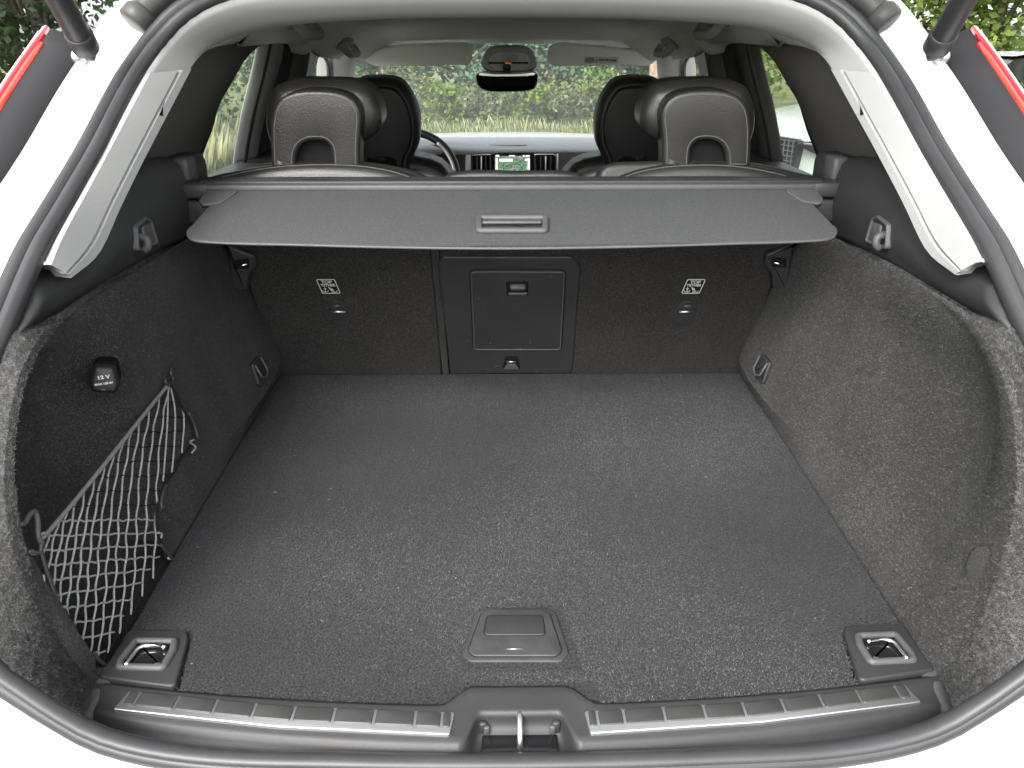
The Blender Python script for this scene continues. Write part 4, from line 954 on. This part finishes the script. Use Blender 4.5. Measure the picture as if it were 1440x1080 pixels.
mk('blind_hem', *tube([BS.p(a, b, .0) for a, b in [p for p in spline([(x, y, 0) for x, y in (sheet[:-2][::-1]+[(-a, b) for a, b in sheet[1:-2]])], 80) and [(q.x, q.y) for q in spline([(x, y, 0) for x, y in (sheet[:-2][::-1]+[(-a, b) for a, b in sheet[1:-2]])], 80)]]], .0026, 6), M['plastic2'], lc)
ho2 = roundpoly([bpx((669, 330)), bpx((771, 330)), bpx((772, 307)), bpx((669, 307))], .011)
hd2 = mk('pull_handle', *ringplate(ho2, .011, BS, .0, .009, .003), M['plastic2'], lc)
mk('handle_well', *plate(inset2(ccw(ho2), .010), BS, .0, .0025, .0004), M['plastic'], lc)
mk('handle_bar', *rbox(BS.p(*bpx((720, 318)), .007), (.098, .010, .006), .0025), M['plastic2'], lc)

# cargo net
net = thing('cargo_net', 'grey knotted elastic cargo net hooked over the left side pocket', 'cargo net', (-.55, .25, FZ))
NPo = Vector((-.527, .3, FZ)); NPn = Vector((1, 0, .16)).normalized()
def np_(p, lift=0.0): return onpl(p, NPo, NPn)+NPn*lift
Z = lambda a, b: (10+a/2.4, 500+b/2.4)
def rope_y(x): return interp(x, [95, 150, 245, 350, 470, 545], [632, 572, 460, 330, 180, 95])
def rope_x(y): return interp(y, [95, 180, 330, 460, 572, 632], [545, 470, 350, 245, 150, 95])
def low_y(x): return interp(x, [92, 120, 160, 200, 228, 285, 312, 526, 585, 600], [650, 740, 850, 950, 998, 1025, 1040, 690, 340, 250])
def left_x(y): return rope_x(y) if y < 632 else interp(y, [632, 740, 850, 950, 1000, 1030], [95, 118, 158, 200, 228, 285])
def right_x(y): return interp(y, [110, 190, 250, 290, 340, 395, 440, 510, 600, 690, 1040], [548, 590, 600, 600, 585, 555, 522, 500, 502, 526, 312])
for k in range(14):
    xr = 138+31*k; yr = rope_y(xr)+4; pts = []; sl = .10+.07*(1-k/13)
    for i in range(40):
        y = yr+i*26; x = xr-sl*(y-yr)-10*math.sin((y-yr)/430*math.pi)
        if i > 1 and (y > low_y(x) or x < left_x(y)): break
        x = min(x, right_x(y)-2) if y < 700 else x
        pts.append(np_(Z(x+.7*math.sin(i*1.7+k), y), .002+.0012*math.sin(i*1.3+k)))
    if len(pts) > 2: mk('net_cord', *tube(spline(pts, len(pts)*3), .00155, 5), M['cord'], net)
for c in ([(548, 108), (562, 180), (560, 300), (552, 395)], [(552, 110), (590, 190), (586, 330)], [(540, 100), (536, 240), (522, 425)]):
    mk('net_cord', *tube(spline([np_(Z(*p), .002) for p in c], 18), .00155, 5), M['cord'], net)
for k in range(18):
    y0 = 160+50*k; xa = left_x(y0)+2; xb = right_x(y0)-2
    if xb-xa < 20: continue
    n = max(3, int((xb-xa)/16)); rise = .02+.14*sstep(560, 900, y0); pts = []
    for i in range(n+1):
        t = i/n; x = xa+(xb-xa)*t; y = y0-rise*(x-xa)+2.2*math.sin(i*math.pi+k)+2*math.sin(i*.9+k)
        if y > low_y(x):
            if pts: break
            continue
        pts.append(np_(Z(x, y), .0015))
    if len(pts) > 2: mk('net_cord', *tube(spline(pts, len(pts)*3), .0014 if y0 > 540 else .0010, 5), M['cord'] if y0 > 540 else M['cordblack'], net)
mk('edge_rope', *tube(spline([np_(Z(*p), .004) for p in [(540, 95), (470, 180), (350, 330), (245, 460), (150, 572), (95, 632)]], 40), .0030, 7), M['rope'], net)
mk('edge_rope', *tube(spline([np_(Z(*p), .004) for p in [(545, 100), (590, 190), (622, 250), (620, 290), (585, 340), (555, 395), (520, 440), (498, 510), (500, 600), (520, 660), (527, 690)]], 40), .0022, 6), M['cordblack'], net)
mk('edge_rope', *tube(spline([np_(Z(*p), .006) for p in [(92, 650), (120, 740), (160, 850), (200, 950), (228, 998), (285, 1025), (310, 1045)]], 30), .0030, 7), M['rubber'], net)
mk('edge_rope', *tube(spline([np_(Z(*p), .002) for p in [(310, 1045), (345, 985), (400, 895), (450, 812), (500, 732), (527, 690)]], 30), .0018, 6), M['cordblack'], net)
for c in ([(545, 42), (540, 60), (548, 80), (540, 98), (524, 95), (522, 84), (535, 80)],):
    mk('net_hook', *tube(spline([np_(Z(*p), .006) for p in c], 24), .0028, 7), M['plastic'], net)
for c in ([(15, 575), (35, 570), (50, 545), (70, 530), (80, 560), (82, 610), (92, 635), (100, 640)], [(92, 640), (88, 665), (70, 668), (58, 662)], [(500, 640), (515, 660), (540, 690)], [(270, 1005), (290, 1030), (312, 1048)], [(520, 440), (508, 470), (503, 505), (506, 520)], [(598, 195), (618, 240), (628, 280)]):
    mk('net_hook', *tube(spline([np_(Z(*p), .008) for p in c], 18), .0024 if c[0][0] > 90 else .0034, 7), M['rubber'] if c[0][0] > 100 else M['plastic2'], net)
for c in ([(92, 662), (75, 672), (56, 664)], [(106, 742), (112, 800), (135, 805)], [(160, 860), (175, 850), (190, 858)], [(158, 905), (172, 915), (190, 915)], [(190, 968), (200, 975), (215, 960)], [(218, 1018), (250, 1020), (275, 1015)], [(620, 285), (605, 295), (625, 310), (612, 330)], [(495, 600), (510, 605), (505, 618)], [(120, 600), (100, 605), (92, 612)], [(540, 690), (530, 685), (538, 680)]):
    mk('knot_tail', *tube(spline([np_(Z(*p), .006) for p in c], 10), .0018, 5), M['cord'], net)
lint = MB(); rl_ = random.Random(4)
for k in range(20):
    x, y = rl_.uniform(-.5, .5), rl_.uniform(.06, 1.0)
    if abs(x) > .43 and y < .16: continue
    a = rl_.uniform(0, 6.28); l = rl_.choice([.0015, .002, .003, .007]); z = FZ+.0036 if not (abs(x) < .08 and .07 < y < .18) else FZ+.0072
    lint.add(*tube([(x, y, z), (x+math.cos(a)*l*.5+.0006, y+math.sin(a)*l*.5, z+.0006), (x+math.cos(a)*l, y+math.sin(a)*l, z)], .00045, 4))
for k in range(16):
    a, b = spx((rl_.uniform(640, 795), rl_.uniform(470, 520) if k < 11 else rl_.uniform(370, 470))); t = rl_.uniform(0, 6.28); l = rl_.choice([.001, .002, .004])
    lint.add(*tube([SB2.p(a, b, .0105), SB2.p(a+math.cos(t)*l, b+math.sin(t)*l, .0108)], .0004, 4))
lt = lint.build('lint', mat('lint', (.24, .235, .22), .9, .1), None); tag(lt, 'tiny pale lint specks scattered over the dark boot carpet', 'lint', kind='stuff')
# ------------------------------------------------------------------ outdoors seen through the windows
def ground_mat(name, c1, c2, scale, rough=.95):
    m = mat(name, c1, rough, .2, bump=('noise', scale*3, .5, .02)); N = m.node_tree.nodes; Lk = m.node_tree.links
    tc = N.new('ShaderNodeTexCoord'); n = N.new('ShaderNodeTexNoise'); n.inputs['Scale'].default_value = scale; n.inputs['Detail'].default_value = 6
    Lk.new(tc.outputs['Object'], n.inputs['Vector']); r = N.new('ShaderNodeValToRGB')
    r.color_ramp.elements[0].position = .35; r.color_ramp.elements[0].color = (*c1, 1); r.color_ramp.elements[1].position = .68; r.color_ramp.elements[1].color = (*c2, 1)
    Lk.new(n.outputs[0], r.inputs[0]); Lk.new(r.outputs[0], N['Principled BSDF'].inputs['Base Color']); return m
g = mk('ground', [(-300, -300, -.004), (300, -300, -.004), (300, 300, -.004), (-300, 300, -.004)], [[0, 1, 2, 3]], ground_mat('meadow', (.07, .10, .03), (.20, .19, .09), 1.4), None, False); g['kind'] = 'structure'
rd = mk('road', [(-3.2, -30, 0), (14, -30, 0), (14, 13.2, 0), (-3.2, 13.2, 0)], [[0, 1, 2, 3]], ground_mat('asphalt', (.10, .10, .10), (.17, .165, .16), 3.0), None, False); rd['kind'] = 'structure'
def leafmat(name, c, tr=.35):
    m = bpy.data.materials.new(name); m.use_nodes = True; N = m.node_tree.nodes; Lk = m.node_tree.links; b = N['Principled BSDF']
    b.inputs['Roughness'].default_value = .5; b.inputs['Specular IOR Level'].default_value = .3
    gi = N.new('ShaderNodeNewGeometry'); r = N.new('ShaderNodeValToRGB')
    r.color_ramp.elements[0].color = (c[0]*.55, c[1]*.6, c[2]*.6, 1); r.color_ramp.elements[1].color = (c[0]*1.5, c[1]*1.35, c[2]*1.2, 1)
    Lk.new(gi.outputs['Random Per Island'], r.inputs[0]); Lk.new(r.outputs[0], b.inputs['Base Color'])
    t = N.new('ShaderNodeBsdfTranslucent'); Lk.new(r.outputs[0], t.inputs[0]); mx = N.new('ShaderNodeMixShader'); mx.inputs[0].default_value = tr
    out = [n for n in N if n.type == 'OUTPUT_MATERIAL'][0]; Lk.new(b.outputs[0], mx.inputs[1]); Lk.new(t.outputs[0], mx.inputs[2]); Lk.new(mx.outputs[0], out.inputs[0]); return m
M['leafA'] = leafmat('leaf_bluegreen', (.10, .19, .11), .5); M['leafB'] = leafmat('leaf_bright', (.15, .23, .05), .45); M['leafC'] = leafmat('leaf_dark', (.05, .085, .04)); M['leafD'] = leafmat('leaf_olive', (.16, .19, .10), .4)
M['bark'] = mat('bark', (.10, .085, .068), .9, .2, noise=(30, .4), bump=('noise', 40, .6, .01))
M['wood'] = mat('post_wood', (.30, .20, .15), .8, .2, noise=(12, .3), bump=('noise', 30, .3, .004))
M['render'] = mat('pale_render', (.62, .60, .50), .9, .2, noise=(18, .2), var=(2, .15))
M['dry'] = leafmat('dry_grass', (.38, .40, .25), .3); M['green'] = leafmat('green_grass', (.13, .17, .06), .3)
def leaves(centers, radii, n, size, rng):
    """n leaf quads spread through clumps; returns verts (4n,3), faces"""
    k = rng.integers(0, len(centers), n); d = rng.normal(size=(n, 3)); d /= np.linalg.norm(d, axis=1)[:, None]
    r = rng.random(n)**(1/2.2); p = centers[k]+d*r[:, None]*radii[k][:, None]*np.array([1, 1, .85])
    nr = d*.6+rng.normal(size=(n, 3))*.6+np.array([0, 0, .5]); nr /= np.linalg.norm(nr, axis=1)[:, None]
    a = np.cross(nr, rng.normal(size=(n, 3))); a /= np.linalg.norm(a, axis=1)[:, None]; b = np.cross(nr, a)
    s = size*(.6+.8*rng.random(n))[:, None]
    v = np.stack([p-a*s*.5, p+b*s*.32-nr*s*.05, p+a*s*.5, p-b*s*.32-nr*s*.05], 1).reshape(-1, 3)
    return v, np.arange(4*n).reshape(-1, 4)
def plant(name, label, cat, x, y, h, rad, n, size, lm, group, seed, low=.0, trunk=True):
    rng = np.random.default_rng(seed); root = thing(name, label, cat, (x, y, 0), group)
    nc = 16 if h < 3.5 else 26
    cs_ = np.stack([x+rng.normal(size=nc)*rad*.48, y+rng.normal(size=nc)*rad*.42, low+(h-low)*(.10+.85*rng.random(nc))], 1)
    rs = rad*(.28+.22*rng.random(nc)); rs = np.minimum(rs, cs_[:, 2]*.8+.1)
    v, f = leaves(cs_, rs, n, size, rng)
    me = bpy.data.meshes.new('crown'); me.from_pydata(v.tolist(), [], f.tolist()); link('crown', me, lm, root)
    tr_ = MB(); rt = .035*h**.8 if trunk else .018
    top = Vector((x+rng.normal()*.1, y, h*.8)); tr_.add(*tube([(x, y, -.02), (x+.04, y, h*.3), (x-.03, y, h*.55), top], [rt*1.25, rt, rt*.7, rt*.2], 7))
    for i in range(7):
        c = Vector(cs_[i]); st_ = Vector((x, y, min(h*.2+.1*i, c.z*.7))); tr_.add(*tube([st_, st_.lerp(c, .5)+Vector((0, 0, .08)), c], [rt*.45, rt*.3, rt*.1], 5))
    tr_.build('trunk' if trunk else 'stem', M['bark'], root); return root
G1, G2, G3 = 'trees behind the verge ahead', 'bushes along the verge ahead', 'bushes beside the grass on the driver side'
for k, x in enumerate([-3.9, -2.2, -.6, 1.0, 2.5, 4.2]):
    plant('leafy_tree', 'blue-green leafy tree seen through the windscreen behind the verge', 'tree', x+random.uniform(-.3, .3), 16.6+random.uniform(-.5, .8), 4.6+random.uniform(-.5, .6), 1.45, 4200, .125, M['leafA'], G1, 11+k, .25)
for k, x in enumerate([-4.6, -2.9, -1.3, .2, 1.8, 3.4, 5.0]):
    plant('dark_tree', 'tall dark tree standing deep behind the leafy row', 'tree', x+random.uniform(-.4, .4), 20.5+random.uniform(-1, 1), 7.0, 1.9, 3200, .20, M['leafC'], 'dark trees deep behind the verge', 31+k, .1)
for k, (x, h) in enumerate([(-2.7, .85), (-1.9, 1.15), (-1.1, .75), (-.4, .7), (.4, .8), (1.2, .75), (1.9, .95), (2.8, .8)]):
    plant('low_bush', ('low bright green bush' if k % 2 == 0 else 'low dull olive bush')+' behind the dry grass seen through the windscreen', 'bush', x, 15.0+random.uniform(-.15, .2), h, .55, 1300, .085, M['leafB'] if k % 2 == 0 else M['leafD'], G2, 51+k, 0, False)
for k, (x, y, h) in enumerate([(-4.9, 11.6, 3.6), (-6.3, 11.2, 3.8), (-5.3, 13.4, 4.6), (-7.5, 12.6, 4.4)]):
    plant('hedge_tree', ('dark green tree' if k % 2 else 'lighter blue-green tree')+' behind the dry grass seen through the left side window', 'tree', x, y, h, 1.3, 4200, .12, M['leafC'] if k % 2 else M['leafA'], 'trees behind the grass on the left', 71+k, .05)
for k, (x, y, h) in enumerate([(-6.6, 8.6, 3.4), (-7.6, 9.8, 3.8), (-8.8, 8.2, 4.0)]):
    plant('pale_bush', 'tall pale green bush above the left tail light', 'bush', x, y, h, 1.4, 4500, .10, M['leafD'], 'bushes above the left tail light', 91+k, .1, False)
for k, (x, y, h) in enumerate([(4.9, 12.3, 4.4), (6.1, 12.6, 4.2), (5.5, 14.0, 5.0), (7.0, 11.6, 4.0)]):
    plant('sunny_tree', 'bright yellow-green tree seen through the right side window', 'tree', x, y, h, 1.35, 4500, .12, M['leafB'], 'bright trees on the right', 111+k, .7)
plant('corner_bush', 'green bush beside the wooden post above the right tail light', 'bush', 6.6, 9.6, 3.2, 1.1, 3500, .10, M['leafA'], None, 131, .1, False)
def post(x, y, h, label):
    p = mk('wooden_post', *rbox((x, y, h/2), (.15, .15, h), .01), M['wood'], None); tag(p, label, 'post')
    return p
post(5.85, 8.6, 3.0, 'brown wooden post beside the pale wall above the right tail light')
post(2.65, 14.3, 2.6, 'brown wooden post standing among the leafy trees beyond the windscreen')
wl_ = mk('garden_wall', *rbox((7.1, 8.2, 1.5), (1.7, .25, 3.0), .02), M['render'], None); tag(wl_, 'pale rendered garden wall right of the wooden post', 'wall')
# grass
def grass(name, label, n, xr, yr, hmin, hmax, wd, m, seed, keep=None):
    rng = np.random.default_rng(seed); x = rng.uniform(*xr, n); y = rng.uniform(*yr, n); h = rng.uniform(hmin, hmax, n)*rng.uniform(.6, 1, n)
    clump = .5+.5*np.sin(x*3.1+np.sin(y*2.3)*2)*np.sin(x*.9+1.3); h *= .55+.6*clump
    a = rng.uniform(0, 2*np.pi, n); lx = np.cos(a)*h*.3; ly = np.sin(a)*h*.3; ax = np.cos(a+1.57)*wd; ay = np.sin(a+1.57)*wd
    z0 = np.full(n, -.004); p = lambda X, Y, Z_: np.stack([X, Y, Z_], 1)
    v = np.stack([p(x-ax, y-ay, z0), p(x+ax, y+ay, z0), p(x+lx*.4+ax*.6, y+ly*.4+ay*.6, h*.6), p(x+lx, y+ly, h), p(x+lx*.4-ax*.6, y+ly*.4-ay*.6, h*.6)], 1).reshape(-1, 3)
    me = bpy.data.meshes.new(name); me.from_pydata(v.tolist(), [], np.arange(5*n).reshape(-1, 5).tolist()); o = link(name, me, m, None); tag(o, label, 'grass', kind='stuff'); return o
grass('tall_grass', 'tall dry pale grass along the verge ahead of the bonnet', 1700, (-4, 4.6), (13.3, 14.6), .06, .30, .005, M['dry'], 5)
grass('verge_tufts', 'fresh green grass tufts among the dry stalks ahead of the bonnet', 3500, (-4, 4.6), (13.2, 14.7), .06, .24, .008, M['green'], 12)
grass('dry_grass', 'tall dry grass meadow beside the road on the left', 16000, (-8, -3.3), (7.5, 10.8), .25, .62, .0055, M['dry'], 6)
grass('short_grass', 'short green grass between the dry stalks on the left', 9000, (-8, -3.25), (5.5, 10.5), .10, .30, .012, M['green'], 8)
grass('verge_grass', 'short green verge grass in front of the bright trees on the right', 9000, (3.2, 9), (12.6, 14.2), .08, .28, .014, M['green'], 9)
# parked white car ahead on the right, three-quarter front view
pc = thing('parked_car', 'white car parked ahead, its grille and headlight seen through the right side window', 'car', (0, 0, 0))
fd = Vector((-.93, -.37, 0)).normalized(); rt_ = Vector((fd.y, -fd.x, 0)).normalized()
if rt_.x < 0: rt_ = -rt_
po_ = ony((1098, 216), 6.5); po_.z = 0
po_ = po_ - rt_*.10
pc.location = po_
def pv(a, l, z): return po_+rt_*a-fd*l+Vector((0, 0, z))       # a across, l back from the nose
secs = [(.0, .62, .30, .66), (.04, .70, .26, .74), (.15, .80, .24, .79), (.5, .88, .24, .85), (1.0, .91, .24, .91), (1.25, .92, .24, .95), (2.0, .92, .24, .98), (3.2, .92, .24, 1.0), (4.1, .90, .26, .98), (4.4, .80, .32, .90)]
rows = []
for l, hw, zb, zt in secs: rows.append([pv(a*hw, l+.06*abs(a)**3*(1 if l < .6 else 0), zb+(zt-zb)*t) for a, t in [(-.96, 0), (-1, .3), (-1, .75), (-.93, .93), (-.75, .985), (-.4, 1), (0, 1.0), (.4, 1), (.75, .985), (.93, .93), (1, .75), (1, .3), (.96, 0)]])
v, f = loft(rows); n = 13; f.append(list(range(n))); f.append([len(v)-n+k for k in range(n)])
M['pale'] = mat('pale_car_paint', (.40, .43, .40), .25, .5, coat=.5)
mk('body', v, f, M['pale'], pc)
rows = []
for l, hw, z in [(1.2, .80, .93), (1.9, .66, 1.30), (2.3, .62, 1.34), (3.2, .62, 1.33), (4.0, .72, 1.0)]: rows.append([pv(a*hw, l, z if abs(a) < .9 else z-.02) for a in (-1, -.5, 0, .5, 1)])
mk('cabin', *loft(rows), M['gloss'], pc)
rows = []
for l, hw, z in [(1.95, .64, 1.315), (2.3, .63, 1.350), (3.2, .63, 1.340), (3.4, .64, 1.27)]: rows.append([pv(a*hw, l, z) for a in (-1, -.5, 0, .5, 1)])
mk('roof', *loft(rows), M['pale'], pc)
gB = Basis(pv(0, -.012, .54), rt_, (0, 0, 1))
if gB.n.dot(fd) < 0: gB.n = -gB.n
go = roundpoly([(-.30, -.14), (.30, -.14), (.35, .10), (.31, .13), (-.31, .13), (-.35, .10)], .03)
gr = mk('grille', *plate(go, gB, -.05, .02, .008), M['gloss'], pc)
for k in range(-5, 6): mk('grille_bar', *rbox(gB.p(k*.056, 0, .022), (.012, .012, .24), .003, Matrix.Rotation(math.atan2(rt_.y, rt_.x), 3, 'Z')), M['plastic2'], gr)
for k in range(-3, 3): mk('grille_bar', *rbox(gB.p(0, .025+k*.042, .022), (.60, .012, .010), .003, Matrix.Rotation(math.atan2(rt_.y, rt_.x), 3, 'Z')), M['plastic2'], gr)
for sx in (-1, 1):
    lB = Basis(pv(sx*.56, .03, .625), (rt_*1-fd*.28*sx).normalized(), (0, 0, 1))
    if lB.n.dot(fd) < 0: lB.n = -lB.n
    hl_ = mk('headlight', *plate(smooth2([(sx*-.20, .015), (sx*-.10, .045), (sx*.12, .075), (sx*.24, .07), (sx*.22, .0), (sx*.05, -.055), (sx*-.06, -.045)], 30), lB, -.10, .045, .01), M['gloss'], pc)
    mk('light_bar', *rbox(lB.p(sx*.02, .022, .045), (.34, .012, .018), .004, Matrix.Rotation(math.atan2(lB.u.y, lB.u.x), 3, 'Z')), M['chrome'], hl_)
for a in (-.82, .82):
    for l in (.85, 3.5):
        c = pv(a, l, .33); mk('wheel', *tube([c-rt_*.10, c+rt_*.10], .33, 22), M['rubber'], pc)
